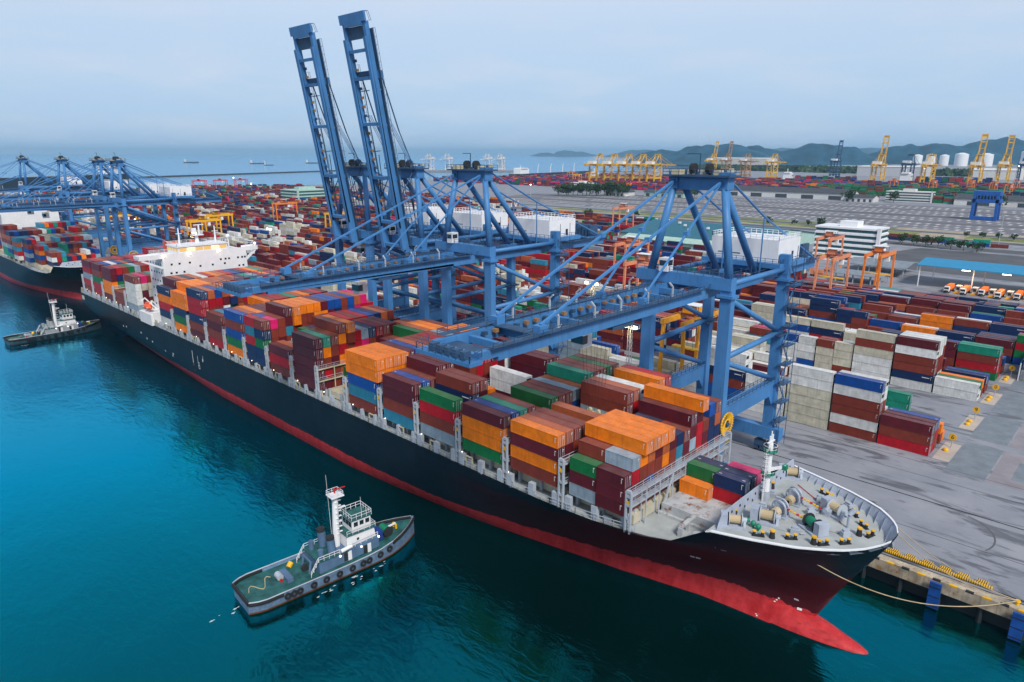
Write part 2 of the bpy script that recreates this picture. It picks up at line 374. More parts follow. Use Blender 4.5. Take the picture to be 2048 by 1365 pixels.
# yellow and black striped wheel guards along the quay edge
yb = MB(); yb.tube((-30, QY + 3.05, .36), (-12.2, QY + 3.05, .36), .36, 0, 10)
for i in range(48): yb.tube((-29.9 + i * .37, QY + 3.05, .36), (-29.83 + i * .37 + .05, QY + 3.05, .36), .372, 1, 10)
for k in range(6):
    yb.box(-29.5 + k * 2.95, QY + 3.5, .03, -27.8 + k * 2.95, QY + 4.5, .6, 0)
    for j in range(5): yb.box(-29.4 + k * 2.95 + j * .34, QY + 3.49, .035, -29.26 + k * 2.95 + j * .34, QY + 4.51, .61, 1)
tag(yb.build('striped_barrier', [YEL, DARK]), 'yellow and black striped guard barrier lying along the quay edge', 'barrier')
bb = MB(); bb.tube((0, 0, 0), (0, 0, .75), .3, 0, 12); bb.tube((0, 0, .75), (0, 0, 1.0), .48, 0, 12, .38); bb.box(-.5, -.5, 0, .5, .5, .05, 0)
b0 = bb.build('mooring_bollard', YEL); b0.location = (-8.2, QY + 1.0, .03); tag(b0, 'squat yellow quay bollard holding the bow mooring ropes at right edge', 'bollard')
# far lots and roads (sheets 4 mm and more above the ground)
rd = MB()
def sheet(mb, pts, z, m=0): mb.face([(x, y, z) for x, y in pts], m)
sheet(rd, [(-700, 640), (250, 655), (250, 676), (-700, 668)], .012)
sheet(rd, [(-900, 706), (300, 716), (300, 732), (-900, 724)], .012)
sheet(rd, [(-900, 770), (-80, 768), (300, 772), (300, 782), (-900, 782)], .012)
sheet(rd, [(-180, 520), (20, 500), (60, 640), (-150, 640)], .008)
struct('road', rd, ASPH)
gr = MB()
sheet(gr, [(-640, 742), (-180, 740), (-180, 766), (-640, 764)], .01); sheet(gr, [(-140, 738), (300, 745), (300, 768), (-140, 766)], .01)
sheet(gr, [(-560, 785), (-210, 785), (-210, 800), (-560, 800)], .01)
struct('grass', gr, GRASS)
sn = MB(); sheet(sn, [(-700, 734), (300, 734), (300, 738), (-700, 740)], .009); sheet(sn, [(-180, 740), (-140, 738), (-140, 766), (-180, 766)], .009)
sheet(sn, [(-210, 784), (300, 784), (300, 800), (-210, 802)], .009)
struct('verge', sn, SAND)
pk = MB(); sheet(pk, [(-860, 806), (340, 806), (420, 1180), (-620, 1150), (-900, 1000)], .014)
struct('parking_lot', pk, mat('parking_asphalt', (.155, .155, .175), rough=.85, var=.2, scale=.03))
pm = MB()
for j in range(13):
    y = 812 + j * 25 + (8 if j > 5 else 0)
    for i in range(-95, 45):
        x = i * 9.6 + (j % 2) * 4
        if x < -860 + j * 12 or (i * 7 + j * 3) % 11 == 0: continue
        
        if 874 < y < 890 or 950 < y < 982 or 1054 < y < 1074: continue
        pm.face([(x, y, .022), (x + 3.2, y, .022), (x + 4.6, y + 9, .022), (x + 1.4, y + 9, .022)])
struct('parking_markings', pm, mat('pale_parking_paint', (.58, .57, .54), rough=.8, var=.3, scale=.02))
ps = MB(); sheet(ps, [(-900, 960), (420, 962), (420, 984), (-900, 980)], .02); sheet(ps, [(-900, 1062), (420, 1064), (420, 1076), (-900, 1074)], .02); sheet(ps, [(-860, 880), (420, 882), (420, 893), (-860, 891)], .02); struct('parking_lane', ps, ASPH)
# hills and islands: real mounds far beyond the terminal
def mounds(name, lst, m, base=0):
    for k, (az, el, d, wd, asp) in enumerate(lst):
        mb = MB(); a = RAD(az); H = 75.79 + math.tan(RAD(el)) * d
        cx, cy = sin(a) * d, cos(a) * d; n = 36; secs = []
        ux, uy = cos(a), -sin(a)
        rr = random.Random(k * 7 + 3); ph = [rr.uniform(0, 6.28) for _ in range(6)]
        for i in range(n + 1):
            u = -1 + 2 * i / n; row = []
            for j in range(25):
                v = -1 + 2 * j / 24
                r2 = u * u + v * v
                z = max(0, 1 - r2) ** 1.5 * 1.0
                z *= 1 + .10 * sin(u * 5 + ph[0]) * cos(v * 4 + ph[1]) + .05 * sin(u * 13 + ph[2]) + .03 * sin(u * 27 + v * 11 + ph[3])
                row.append((cx + ux * u * wd + sin(a) * v * wd * asp, cy + uy * u * wd + cos(a) * v * wd * asp, base + (H - base) * z - (2 if r2 >= 1 else 0)))
            secs.append(row)
        mb.loft(secs); struct(name, mb, m).data.polygons.foreach_set('use_smooth', [True] * (n * 24))
HILL = mat('wooded_hillside', (.008, .06, .105), rough=.95, var=.4, scale=.012, bump=1, bscale=.02)  # part of the distant haze's blue is put into this base colour
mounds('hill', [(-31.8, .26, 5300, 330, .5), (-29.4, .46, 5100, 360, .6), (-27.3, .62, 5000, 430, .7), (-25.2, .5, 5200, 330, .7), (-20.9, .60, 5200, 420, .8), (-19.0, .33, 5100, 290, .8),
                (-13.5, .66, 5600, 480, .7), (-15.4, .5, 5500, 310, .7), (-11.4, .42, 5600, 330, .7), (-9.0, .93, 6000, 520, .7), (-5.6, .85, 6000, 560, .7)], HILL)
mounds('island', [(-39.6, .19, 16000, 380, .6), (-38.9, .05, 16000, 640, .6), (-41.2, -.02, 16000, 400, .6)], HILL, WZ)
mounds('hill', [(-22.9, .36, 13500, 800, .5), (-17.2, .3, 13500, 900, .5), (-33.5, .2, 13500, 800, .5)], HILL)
mo = MB(); mo.beam((-2480, 700, -5.2), (-2800, 1760, -5.2), 12, 7)
struct('breakwater', mo, mat('rock_mole', (.05, .055, .06), rough=.9))

# ------------------------------------------------------------------ container ship
def hull_mat():
    m = bpy.data.materials.new('ship_hull_paint'); m.use_nodes = True; t = m.node_tree; b = t.nodes['Principled BSDF']
    b.inputs['Roughness'].default_value = .5; b.inputs['Specular IOR Level'].default_value = .18
    co = N(t, 'ShaderNodeTexCoord'); sp = N(t, 'ShaderNodeSeparateXYZ'); t.links.new(co.outputs['Object'], sp.inputs[0])
    def noise(sc, scv, det=6):
        mp = N(t, 'ShaderNodeMapping'); mp.inputs['Scale'].default_value = scv; t.links.new(co.outputs['Object'], mp.inputs[0])
        n = N(t, 'ShaderNodeTexNoise'); n.inputs['Scale'].default_value = sc; n.inputs['Detail'].default_value = det; n.inputs['Roughness'].default_value = .65; t.links.new(mp.outputs[0], n.inputs['Vector']); return n.outputs['Fac']
    def ramp(f, a, b_, ca, cb):
        r = N(t, 'ShaderNodeValToRGB'); r.color_ramp.elements[0].position = a; r.color_ramp.elements[1].position = b_
        r.color_ramp.elements[0].color = (*ca, 1); r.color_ramp.elements[1].color = (*cb, 1); t.links.new(f, r.inputs[0]); return r.outputs[0]
    def math_(op, a, b_=None):
        n = N(t, 'ShaderNodeMath', operation=op)
        for i, v in enumerate((a, b_)):
            if v is None: continue
            if isinstance(v, (int, float)): n.inputs[i].default_value = v
            else: t.links.new(v, n.inputs[i])
        return n.outputs[0]
    def mix(f, a, b_):
        n = N(t, 'ShaderNodeMixRGB')
        for i, v in zip(('Fac', 'Color1', 'Color2'), (f, a, b_)):
            if isinstance(v, tuple): n.inputs[i].default_value = (*v, 1)
            else: t.links.new(v, n.inputs[i])
        return n.outputs[0]
    red = ramp(noise(.5, (1, 1, .35)), .3, .72, (.36, .014, .018), (.60, .05, .055))
    red = mix(math_('MULTIPLY', ramp(noise(1.0, (.25, .25, 1.2)), .55, .7, (0, 0, 0), (1, 1, 1)), .55), red, (.14, .012, .012))
    blk = ramp(noise(.12, (1, 1, .5)), .35, .75, (.0025, .006, .012), (.008, .016, .026))
    blk = mix(math_('MULTIPLY', ramp(noise(.5, (1, 1, .06)), .58, .75, (0, 0, 0), (1, 1, 1)), .4), blk, (.025, .026, .03))
    # maroon zone low on the bow flare
    z = math_('ADD', sp.outputs['Z'], -5.5); x = math_('ADD', sp.outputs['X'], -200.0)
    nz = math_('MULTIPLY', math_('SUBTRACT', noise(.22, (1, 1, 1)), .5), 3.2)
    zz = math_('ADD', z, nz)
    f1 = math_('MULTIPLY', math_('GREATER_THAN', x, -76), math_('MULTIPLY', math_('LESS_THAN', zz, 7.4), math_('GREATER_THAN', zz, 1.5)))
    n1 = N(t, 'ShaderNodeMapRange'); n1.inputs['From Min'].default_value = -110; n1.inputs['From Max'].default_value = -70; t.links.new(x, n1.inputs[0])
    up = mix(math_('MULTIPLY', math_('MULTIPLY', math_('LESS_THAN', zz, 7.4), n1.outputs[0]), .9), blk, (.06, .004, .007))
    z2 = math_('ADD', z, math_('MULTIPLY', math_('SUBTRACT', noise(.45, (1, 1, .3)), .5), 1.5))
    fr = math_('LESS_THAN', z2, -2.15)
    cb = N(t, 'ShaderNodeCombineXYZ'); t.links.new(sp.outputs['X'], cb.inputs[0]); t.links.new(sp.outputs['Z'], cb.inputs[1])
    br = N(t, 'ShaderNodeTexBrick'); br.inputs['Scale'].default_value = 1; br.inputs['Mortar Size'].default_value = .035; br.inputs['Brick Width'].default_value = 9; br.inputs['Row Height'].default_value = 2.3
    t.links.new(cb.outputs[0], br.inputs['Vector'])
    full = mix(fr, up, red)
    t.links.new(mix(math_('MULTIPLY', br.outputs['Fac'], .28), full, (.06, .05, .05)), b.inputs['Base Color'])
    nb = noise(.35, (1, 1, 1), 3); bp = N(t, 'ShaderNodeBump'); bp.inputs['Strength'].default_value = .25; bp.inputs['Distance'].default_value = .15; t.links.new(nb, bp.inputs['Height']); t.links.new(bp.outputs[0], b.inputs['Normal'])
    return m
HULLM = hull_mat()
# hull sections: X, [(half breadth, z) x 8 keel..rail]
HS = [(-379, [(0, 3.5), (9, 3.5), (16, 3.8), (19.8, 4.6), (20.5, 6), (20.6, 8), (20.6, 9.5), (20.6, 10.35)]),
 (-365, [(0, -2), (8, -1.6), (15, -.4), (19.2, 1.4), (20.4, 4), (20.6, 7), (20.6, 9.5), (20.6, 10.35)]),
 (-345, [(0, -9), (3, -8), (10, -4.5), (17, -1.5), (20.1, 2), (20.6, 6), (20.6, 9.5), (20.6, 10.35)]),
 (-320, [(0, -13), (8, -9), (14.5, -5.5), (18.2, -2), (20.3, 2), (20.6, 6), (20.6, 9.5), (20.6, 10.35)]),
 (-280, [(0, -13), (12, -9), (17.3, -5.5), (19.6, -2), (20.5, 2), (20.6, 6), (20.6, 9.5), (20.6, 10.35)]),
 (-226, [(0, -13), (17, -9), (20, -5.5), (20.5, -1.7), (20.6, 2), (20.6, 6), (20.6, 9.5), (20.6, 10.35)]),
 (-150, [(0, -13), (17.5, -9), (20.1, -5.5), (20.5, -1.7), (20.6, 3), (20.6, 7), (20.6, 9.5), (20.6, 10.35)]),
 (-128, [(0, -13), (15, -9), (18.4, -5.5), (20.0, -1.7), (20.5, 3), (20.6, 7), (20.6, 9.5), (20.6, 10.35)]),
 (-111, [(0, -13), (13, -9), (16.6, -5.5), (18.7, -1.7), (20.2, 3), (20.6, 7), (20.6, 9.5), (20.6, 10.35)]),
 (-97, [(0, -13), (11, -9), (14.4, -5.5), (15.8, -1.7), (18.4, 3), (20.1, 7), (20.6, 9.5), (20.6, 10.35)]),
 (-82, [(0, -13), (9, -9), (11.5, -5.5), (12.2, -1.7), (15.2, 3), (18.4, 7), (20.2, 9.5), (20.6, 10.4)]),
 (-68, [(0, -13), (7, -9), (8.8, -5.5), (8.3, -1.7), (11.2, 3), (15.0, 7), (18.4, 9.5), (19.9, 10.5)]),
 (-58, [(0, -13), (5.5, -9), (6.4, -5.5), (4.9, -1.7), (7.5, 3), (11.8, 7), (16.2, 9.8), (18.6, 10.8)]),
 (-53, [(0, -13), (4.5, -9), (5.2, -5.5), (3.3, -1.7), (5.8, 3), (10.2, 7), (15.4, 10.4), (17.6, 11.6)]),
 (-46.5, [(0, -12), (4, -8.5), (4.5, -5.5), (1.6, -1.6), (3.6, 3), (7.6, 7), (13.8, 12), (17.1, 16.0)]),
 (-40, [(0, -11), (3.5, -8), (4.0, -5.3), (.8, -1.6), (2.1, 3), (5.6, 7), (11.4, 12), (15.0, 16.1)]),
 (-34, [(0, -4), (.25, -3), (.25, -2.2), (.2, -1.3), (1.0, 3), (3.9, 7), (9.2, 12), (12.7, 16.3)]),
 (-30.5, [(0, 3.4), (0, 3.4), (0, 3.4), (0, 3.5), (.05, 3.8), (1.9, 7), (6.8, 12), (10.7, 16.5)]),
 (-28, [(0, 8), (0, 8), (0, 8), (0, 8), (.05, 8.2), (.4, 8.9), (4.2, 12.2), (9.0, 16.7)]),
 (-26, [(0, 11.5), (0, 11.5), (0, 11.5), (0, 11.5), (0, 11.5), (.05, 11.6), (1.3, 12.9), (6.9, 16.8)]),
 (-24.5, [(0, 14.2), (0, 14.2), (0, 14.2), (0, 14.2), (0, 14.2), (0, 14.2), (.5, 14.8), (4.7, 17)]),
 (-23.6, [(0, 16), (0, 16), (0, 16), (0, 16), (0, 16), (0, 16), (.2, 16.1), (2.7, 17)]),
 (-23.2, [(0, 16.9), (0, 16.9), (0, 16.9), (0, 16.9), (0, 16.9), (0, 16.9), (.2, 16.95), (.9, 17.05)])]
def interp_secs(HS, step=3.5):
    # resample with catmull interpolation for a fair hull
    out = []
    for i in range(len(HS) - 1):
        p0, p1, p2, p3 = HS[max(0, i - 1)], HS[i], HS[i + 1], HS[min(len(HS) - 1, i + 2)]
        n = max(1, int((p2[0] - p1[0]) / step)); n = min(n, 4)
        for k in range(n):
            u = k / n
            def cm(a, b, c, d):
                v = .5 * (2 * b + (c - a) * u + (2 * a - 5 * b + 4 * c - d) * u * u + (3 * b - a - 3 * c + d) * u ** 3)
                return min(max(b, c), max(min(b, c), v))
            out.append((p1[0] + (p2[0] - p1[0]) * u, [(cm(*[q[1][j][0] for q in (p0, p1, p2, p3)]), cm(*[q[1][j][1] for q in (p0, p1, p2, p3)])) for j in range(8)]))
    out.append(HS[-1]); return out
HSR = interp_secs(HS)
def hb_at(x, z):
    for a, b in zip(HSR, HSR[1:]):
        if a[0] <= x <= b[0]:
            u = (x - a[0]) / (b[0] - a[0]); r = []
            pts = [((1 - u) * p[0] + u * q[0], (1 - u) * p[1] + u * q[1]) for p, q in zip(a[1], b[1])]
            if z >= pts[-1][1]: return pts[-1][0]
            for p, q in zip(pts, pts[1:]):
                if p[1] <= z <= q[1] and q[1] > p[1]: return p[0] + (q[0] - p[0]) * (z - p[1]) / (q[1] - p[1])
            return pts[0][0]
    return 20.6
def rail_at(x):
    for a, b in zip(HSR, HSR[1:]):
        if a[0] <= x <= b[0]:
            u = (x - a[0]) / (b[0] - a[0]); return (1 - u) * a[1][-1][0] + u * b[1][-1][0], (1 - u) * a[1][-1][1] + u * b[1][-1][1]
    return HSR[-1][1][-1]
SB = (-200.0, CY, WZ)      # ship base point
ship = thing('container_ship', 'large black hulled container ship with red waterline moored under the blue cranes', 'ship', SB)
def spart(mb, name, mats, smooth=False): return mb.build(name, mats, ship, SB, smooth)
def hull_mesh():
    h = MB(); secs = []
    for x, pts in HSR: secs.append([(x, CY - hb, z) for hb, z in reversed(pts)] + [(x, CY + hb, z) for hb, z in pts[1:]])
    h.loft(secs); h.face(list(reversed(secs[0])))
    # bulbous bow
    B = [(-66, 3.0, 1.0, -8.5), (-56, 3.6, 2.6, -8.2), (-50, 3.9, 4.0, -7.8), (-46, 3.9, 5.0, -7.6), (-41, 4.0, 5.6, -7.5), (-37, 3.8, 5.3, -7.5), (-34, 3.5, 4.7, -7.5), (-31, 3.1, 3.9, -7.4), (-28.5, 2.6, 3.1, -7.3), (-26.5, 2.15, 2.5, -7.2), (-25, 1.5, 1.9, -7.1), (-24.2, .6, 1.3, -6.9), (-23.9, .05, .1, -6.4)]
    h.loft([[(x, CY + hb * cos(2 * pi * k / 16), zc + hz * sin(2 * pi * k / 16)) for k in range(16)] for x, hb, hz, zc in B], 0, True)
    return h
spart(hull_mesh(), 'hull', HULLM, True)
# decks
DZ = 10.1; FZ = 15.05
d = MB(); xs = [-379 + i * 8 for i in range(37)] + [-82, -75, -68, -62, -58, -54, -50, -47.6]
d.loft([[(x, CY - hb_at(x, DZ) + .02, DZ), (x, CY + hb_at(x, DZ) - .02, DZ)] for x in xs])
spart(d, 'deck', DECKG)
FX = -47.4
d = MB(); xs = [FX + i * (22.6 / 16) for i in range(17)]
d.loft([[(x, CY - hb_at(x, FZ) + .02, FZ), (x, CY + hb_at(x, FZ) - .02, FZ)] for x in xs])
d.face([(FX, CY - hb_at(FX, DZ), DZ - .2), (FX, CY + hb_at(FX, DZ), DZ - .2), (FX, CY + hb_at(FX, FZ), FZ), (FX, CY - hb_at(FX, FZ), FZ)])
spart(d, 'forecastle_deck', DECKG)
BULW = mat('pale_blue_bulwark', (.36, .41, .50), rough=.5, var=.12, streak=.3)
bw = MB(); xs = [-46.9 + i * (23.5 / 30) for i in range(31)]
for sgn in (-1, 1):
    inner = []; cap = []
    for x in xs:
        hb, z = rail_at(x); hi = max(.02, hb - .35); lo = max(.01, min(hb_at(x, FZ), hb) - .25)
        inner.append([(x, CY + sgn * lo, FZ - .1), (x, CY + sgn * hi, z - .06)])
        cap.append([(x + .0, CY + sgn * max(.01, hb - .45), z + .03), (x, CY + sgn * (hb + .12), z + .03), (x, CY + sgn * (hb + .12), z - .16)])
    bw.loft(inner, 0); bw.loft(cap, 1)
    for i in range(0, 30, 2):
        x = xs[i]; hb, z = rail_at(x); hb -= .36; lo = hb_at(x, FZ) - .3
        if hb < 1.5: continue
        bw.face([(x, CY + sgn * hb, z - .1), (x, CY + sgn * (hb - .5), z - .2), (x, CY + sgn * (lo - 1.2), FZ + .02), (x, CY + sgn * lo, FZ + .02)], 0)
hb0, z0 = rail_at(-23.5)
bw.build('bulwark', [BULW, WHITE], ship, SB)
# slanted breakwater plate with round openings
bk = MB(); y0, y1 = CY - 14.6, CY + 16.2
bk.hexa([(-46.3, y0, FZ), (-45.9, y0, FZ), (-45.9, y1, FZ), (-46.3, y1, FZ), (-46.4, y0 + 1.9, FZ + 2.5), (-46.15, y0 + 1.9, FZ + 2.5), (-46.15, y1, FZ + 2.5), (-46.4, y1, FZ + 2.5)], 0)
for r_, zz in ((0, FZ + .75), (1, FZ + 1.6)):
    for k in range(9):
        y = y0 + 3.6 + k * 3.0 + r_ * 1.2; xx = -45.9 - .25 * (zz - FZ) / 3.0
        bk.tube((xx - .1, y, zz), (xx + .02, y, zz), .26, 1, 10)
for k in range(12): bk.hexa([(-47.6, y0 + 2 + k * 2.5, FZ), (-46.3, y0 + 2 + k * 2.5, FZ), (-46.3, y0 + 2.1 + k * 2.5, FZ), (-47.6, y0 + 2.1 + k * 2.5, FZ), (-46.5, y0 + 2 + k * 2.5, FZ + 2.2), (-46.4, y0 + 2 + k * 2.5, FZ + 2.2), (-46.4, y0 + 2.1 + k * 2.5, FZ + 2.2), (-46.5, y0 + 2.1 + k * 2.5, FZ + 2.2)], 0)
spart(bk, 'wave_breaker', [BULW, DARK])
# foremast
fm = MB(); fx, fy = -45.0, 112.9
fm.tube((fx, fy, FZ), (fx, fy, FZ + 1.9), .75, 1, 12); fm.tube((fx, fy, FZ + 1.5), (fx, fy, FZ + 11.0), .58, 0, 12, .42)
for zz in (FZ + 5.2, FZ + 9.6):
    fm.tube((fx, fy, zz), (fx, fy, zz + .12), 1.25, 2, 12)
    for k in range(10):
        a, b = 2 * pi * k / 10, 2 * pi * (k + 1) / 10
        fm.rail([(fx + 1.2 * cos(a), fy + 1.2 * sin(a), zz + .1), (fx + 1.2 * cos(b), fy + 1.2 * sin(b), zz + .1)], 1.0, 0, .06, 9)
for dy in (-.55, .55): fm.tube((fx, fy + dy, FZ + 10), (fx, fy + dy, FZ + 12.6), .16, 0)
fm.tube((fx, fy, FZ + 11), (fx, fy, FZ + 13.4), .12, 0); fm.box(fx - .2, fy - 1.2, FZ + 11.3, fx + .2, fy + 1.2, FZ + 11.5, 0)
fm.beam((fx, fy, FZ + 6), (fx + 2.4, fy + 1.6, FZ + 6.8), .35, .5, 0); fm.box(fx + 1.9, fy + 1.1, FZ + 6.2, fx + 2.7, fy + 2.1, FZ + 7, 2)
fm.beam((fx - .1, fy - .75, FZ), (fx - .1, fy - .75, FZ + 10), .1, .1, 0); fm.beam((fx - .1, fy - 1.15, FZ), (fx - .1, fy - 1.15, FZ + 10), .1, .1, 0)
for k in range(24): fm.beam((fx - .1, fy - .75, FZ + k * .42), (fx - .1, fy - 1.15, FZ + k * .42), .05, .05, 0)
for k in range(10): fm.ring((fx - .1, fy - 1.0, FZ + 2.2 + k * .8), (0, 0, 1), .45, .04, 0, 8, 4)
spart(fm, 'foremast', [WHITE, GALV, GREENP])
# deck machinery
def winch(scale=1.0, drum=1):
    m = MB()
    m.box(-1.5, -1.0, 0, 1.5, 1.0, .25, 0); m.box(-1.6, -.7, .2, -.75, .7, 1.7, 0)
    for x in (-.6, .95): m.tube((x, 0, .95), (x + .1, 0, .95), .85, 2, 16)
    m.tube((-.55, 0, .95), (1.0, 0, .95), .55, 1, 14); m.tube((1.1, 0, .95), (1.6, 0, .95), .32, 2, 10)
    m.beam((1.35, -.6, 0), (1.35, 0, 1.2), .3, .25, 0); m.beam((1.35, .6, 0), (1.35, 0, 1.2), .3, .25, 0)
    m.v = [(a * scale, b * scale, c * scale) for a, b, c in m.v]; return m
WCH = [(-45.4, CY + 13.2, .5, 1.15), (-45.0, CY - 11.2, .5, 1.1), (-34.5, CY - 3.6, 2.6, 1.2), (-34.0, CY + 4.5, -.4, 1.2), (-41.6, CY - 6.4, .3, 1.25)]
w0 = None
for i, (x, y, a, sc) in enumerate(WCH):
    mb = winch(sc * 1.2); mb.xf(Matrix.Translation((x, y, FZ)) @ Matrix.Rotation(a, 4, 'Z'))
    o = spart(mb, 'mooring_winch', [BULW, GREENP if i == 2 else ROPE, DARK if i == 2 else GALV])
for yy in (-2.4, 3.4):
    m = MB()
    for dy in (-.55, .55):
        m.ring((-40.8, CY + yy + dy, FZ + 1.55), (.25, 1, 0), 1.35, .17, 0, 22)
        m.box(-42.0, CY + yy + dy - .12, FZ, -39.4, CY + yy + dy + .12, FZ + 1.1, 0)
    m.tube((-40.8, CY + yy - .55, FZ + 1.55), (-40.8, CY + yy + .55, FZ + 1.55), .95, 0, 14)
    m.tube((-40.8, CY + yy - 2.6, FZ + 1.3), (-40.8, CY + yy + 2.2, FZ + 1.3), .3, 0, 10); m.tube((-40.8, CY + yy - 2.6, FZ + 1.3), (-40.8, CY + yy - 1.2, FZ + 1.3), .8, 3, 12)
    m.box(-42.3, CY + yy - 1.2, FZ, -39.3, CY + yy + 1.2, FZ + .3, 0)
    for k in range(8): m.box(-39.6 + k * .55, CY + yy - .2, FZ + 1.5 - k * .13, -39.2 + k * .55, CY + yy + .2, FZ + 1.72 - k * .13, 1 if k % 3 else 2)
    m.box(-35.6, CY + yy - .7, FZ, -34.2, CY + yy + .7, FZ + 1.0, 0); m.tube((-35, CY + yy - .9, FZ + 1), (-35, CY + yy + .9, FZ + 1), .4, 0, 10)
    spart(m, 'anchor_windlass', [BULW, YEL, RED, ROPE])
def bollard_pair(x, y, a):
    m = MB(); m.box(-1.0, -.35, 0, 1.0, .35, .12, 0)
    for s_ in (-.65, .65): m.tube((s_, 0, .1), (s_, 0, .85), .26, 0, 10); m.tube((s_, 0, .78), (s_, 0, .95), .33, 1, 10)
    m.xf(Matrix.Translation((x, y, FZ)) @ Matrix.Rotation(a, 4, 'Z')); spart(m, 'bollard', [DARK, YEL])
for x, y, a in ((-29.4, CY - 4.0, .9), (-31.8, CY - 6.8, .9), (-40.5, CY - 11.4, .5), (-29, CY + 3.6, -.6), (-31.4, CY + 6.6, -.8), (-38, CY + 10.6, -.4), (-27.2, CY + 1.2, 1.3), (-36.2, CY - 8.6, .7)): bollard_pair(x, y, a)
for x, y in ((-46.3, CY - 8.2), (-46.0, CY + 6.3), (-36.2, CY + 8.6), (-38.6, CY - 10.4), (-33, CY - 7.6), (-28.6, CY + .2)):
    m = MB(); m.tube((x, y, FZ), (x, y, FZ + 1.25), .5, 0, 12, .34); m.tube((x, y, FZ + 1.2), (x, y, FZ + 1.45), .42, 1, 12)
    spart(m, 'fairlead_roller', [DARK, YEL])
m = MB(); m.tube((-30.8, CY + 1.4, FZ), (-30.8, CY + 1.4, FZ + 2.6), .22, 0, 10); m.tube((-30.8, CY + 1.4, FZ + 2.4), (-30.2, CY + 2.0, FZ + 3.4), .42, 0, 10, .5)
spart(m, 'vent_post', BULW)
for x, y, a in ((-44.6, CY + 3, .2), (-43.8, CY - 2.5, .1), (-37, CY + 1.5, .8), (-33, CY + 8.2, -.5), (-37.5, CY + 7.5, .4), (-36.4, CY - 6.5, .2), (-30.2, CY - 1.6, 1)):
    m = MB(); m.box(-.7, -.45, 0, .7, .45, .9, 0); m.box(-.5, -.3, .9, .5, .3, 1.25, 1); m.tube((.8, -.3, .4), (1.5, .3, .25), .12, 1, 6)
    m.xf(Matrix.Translation((x, y, FZ)) @ Matrix.Rotation(a, 4, 'Z')); spart(m, 'deck_locker', [GALV, BULW])
m = MB()
for y0_, y1_ in ((-11, 10), (-9, 7)): m.tube((-44.5 + y0_ * .1 + 1, CY + y0_, FZ + .12), (-43.6 + y0_ * .1 + 1, CY + y1_, FZ + .12), .07, 0, 5)
m.path([(-43, CY - 8, FZ + .1), (-38, CY - 7, FZ + .1), (-33, CY - 2, FZ + .1), (-29, CY - 1, FZ + .1)], .07, 0, 5); m.path([(-43, CY + 11, FZ + .1), (-37, CY + 6.5, FZ + .1), (-32, CY + 2, FZ + .1)], .07, 1, 5)
spart(m, 'deck_pipes', [DECKG, RED])
for x, y in ((-42.3, CY - 9.4), (-41.2, CY - 9.9), (-43.6, CY - 9.2)):
    m = MB(); m.sphere((x, y, FZ + .75), .5, 0, 10, 6); m.tube((x, y, FZ), (x, y, FZ + .5), .2, 0); spart(m, 'green_buoy', GREENP)
m = MB()
for k in range(7): m.path([(-38.4 + .5 * cos(k) + .3 * j, CY - .6 + .35 * k * .5 + .5 * sin(j * 1.3 + k), FZ + .06) for j in range(9)], .05, 0, 4)
spart(m, 'coiled_ropes', ROPE)
# hatch covers, rusty fore hatch and its coaming
RUSTY = mat('rusty_hatch_steel', (.42, .45, .47), rough=.7, var=.15, scale=.3, rust=.82, rustcol=(.20, .075, .025))
m = MB(); m.box(-60.6, CY - 8.2, 10.4, -48.3, CY + 13, 12.3); m.box(-60.9, CY - 8.8, 10.1, -48.1, CY + 13.4, 10.6)
spart(m, 'fore_hatch', RUSTY)
m = MB(); m.beam((-53.6, CY - 8.3, 12.3), (-53.6, CY - 13.2, 12.0), .8, .35); m.box(-54.0, CY - 13.4, 10.1, -53.2, CY - 13.0, 11.9); m.box(-54.0, CY - 10.6, 10.1, -53.4, CY - 10.3, 11.9)
spart(m, 'hatch_stopper', RUSTY)
m = MB(); m.tube((-50.6, CY - 12.5, 10.1), (-50.6, CY - 12.5, 11.6), .7, 0, 14); m.tube((-50.6, CY - 12.5, 11.6), (-50.6, CY - 12.5, 11.75), .82, 0, 14); spart(m, 'deck_vent', GALV)
HATCH = mat('pale_hatch_cover', (.50, .47, .36), rough=.65, var=.18, scale=.25, rust=.25)
BAYS = [-74.2, -88.8, -103.2, -117.7, -131.9, -147.1, -161.0, -174.6, -189.3, -204.1, -218.2, -232.6, -247.7, -262.2, -276.4, -313, -328, -342.6, -357.5, -371.8]
for bx in BAYS:
    L = 12.6
    hy = min(17.0, hb_at(bx + L, 10) - 1.6)
    m = MB()
    for k in range(3):
        ya, yb = CY - hy + k * 2 * hy / 3 + .15, CY - hy + (k + 1) * 2 * hy / 3 - .15
        m.box(bx - .2, ya, DZ + .3, bx + L, yb, 12.2); 
        for j in range(4): m.box(bx + .6 + j * 3.1, ya + .4, 12.2, bx + 2.6 + j * 3.1, yb - .4, 12.32)
    spart(m, 'hatch_cover', HATCH)
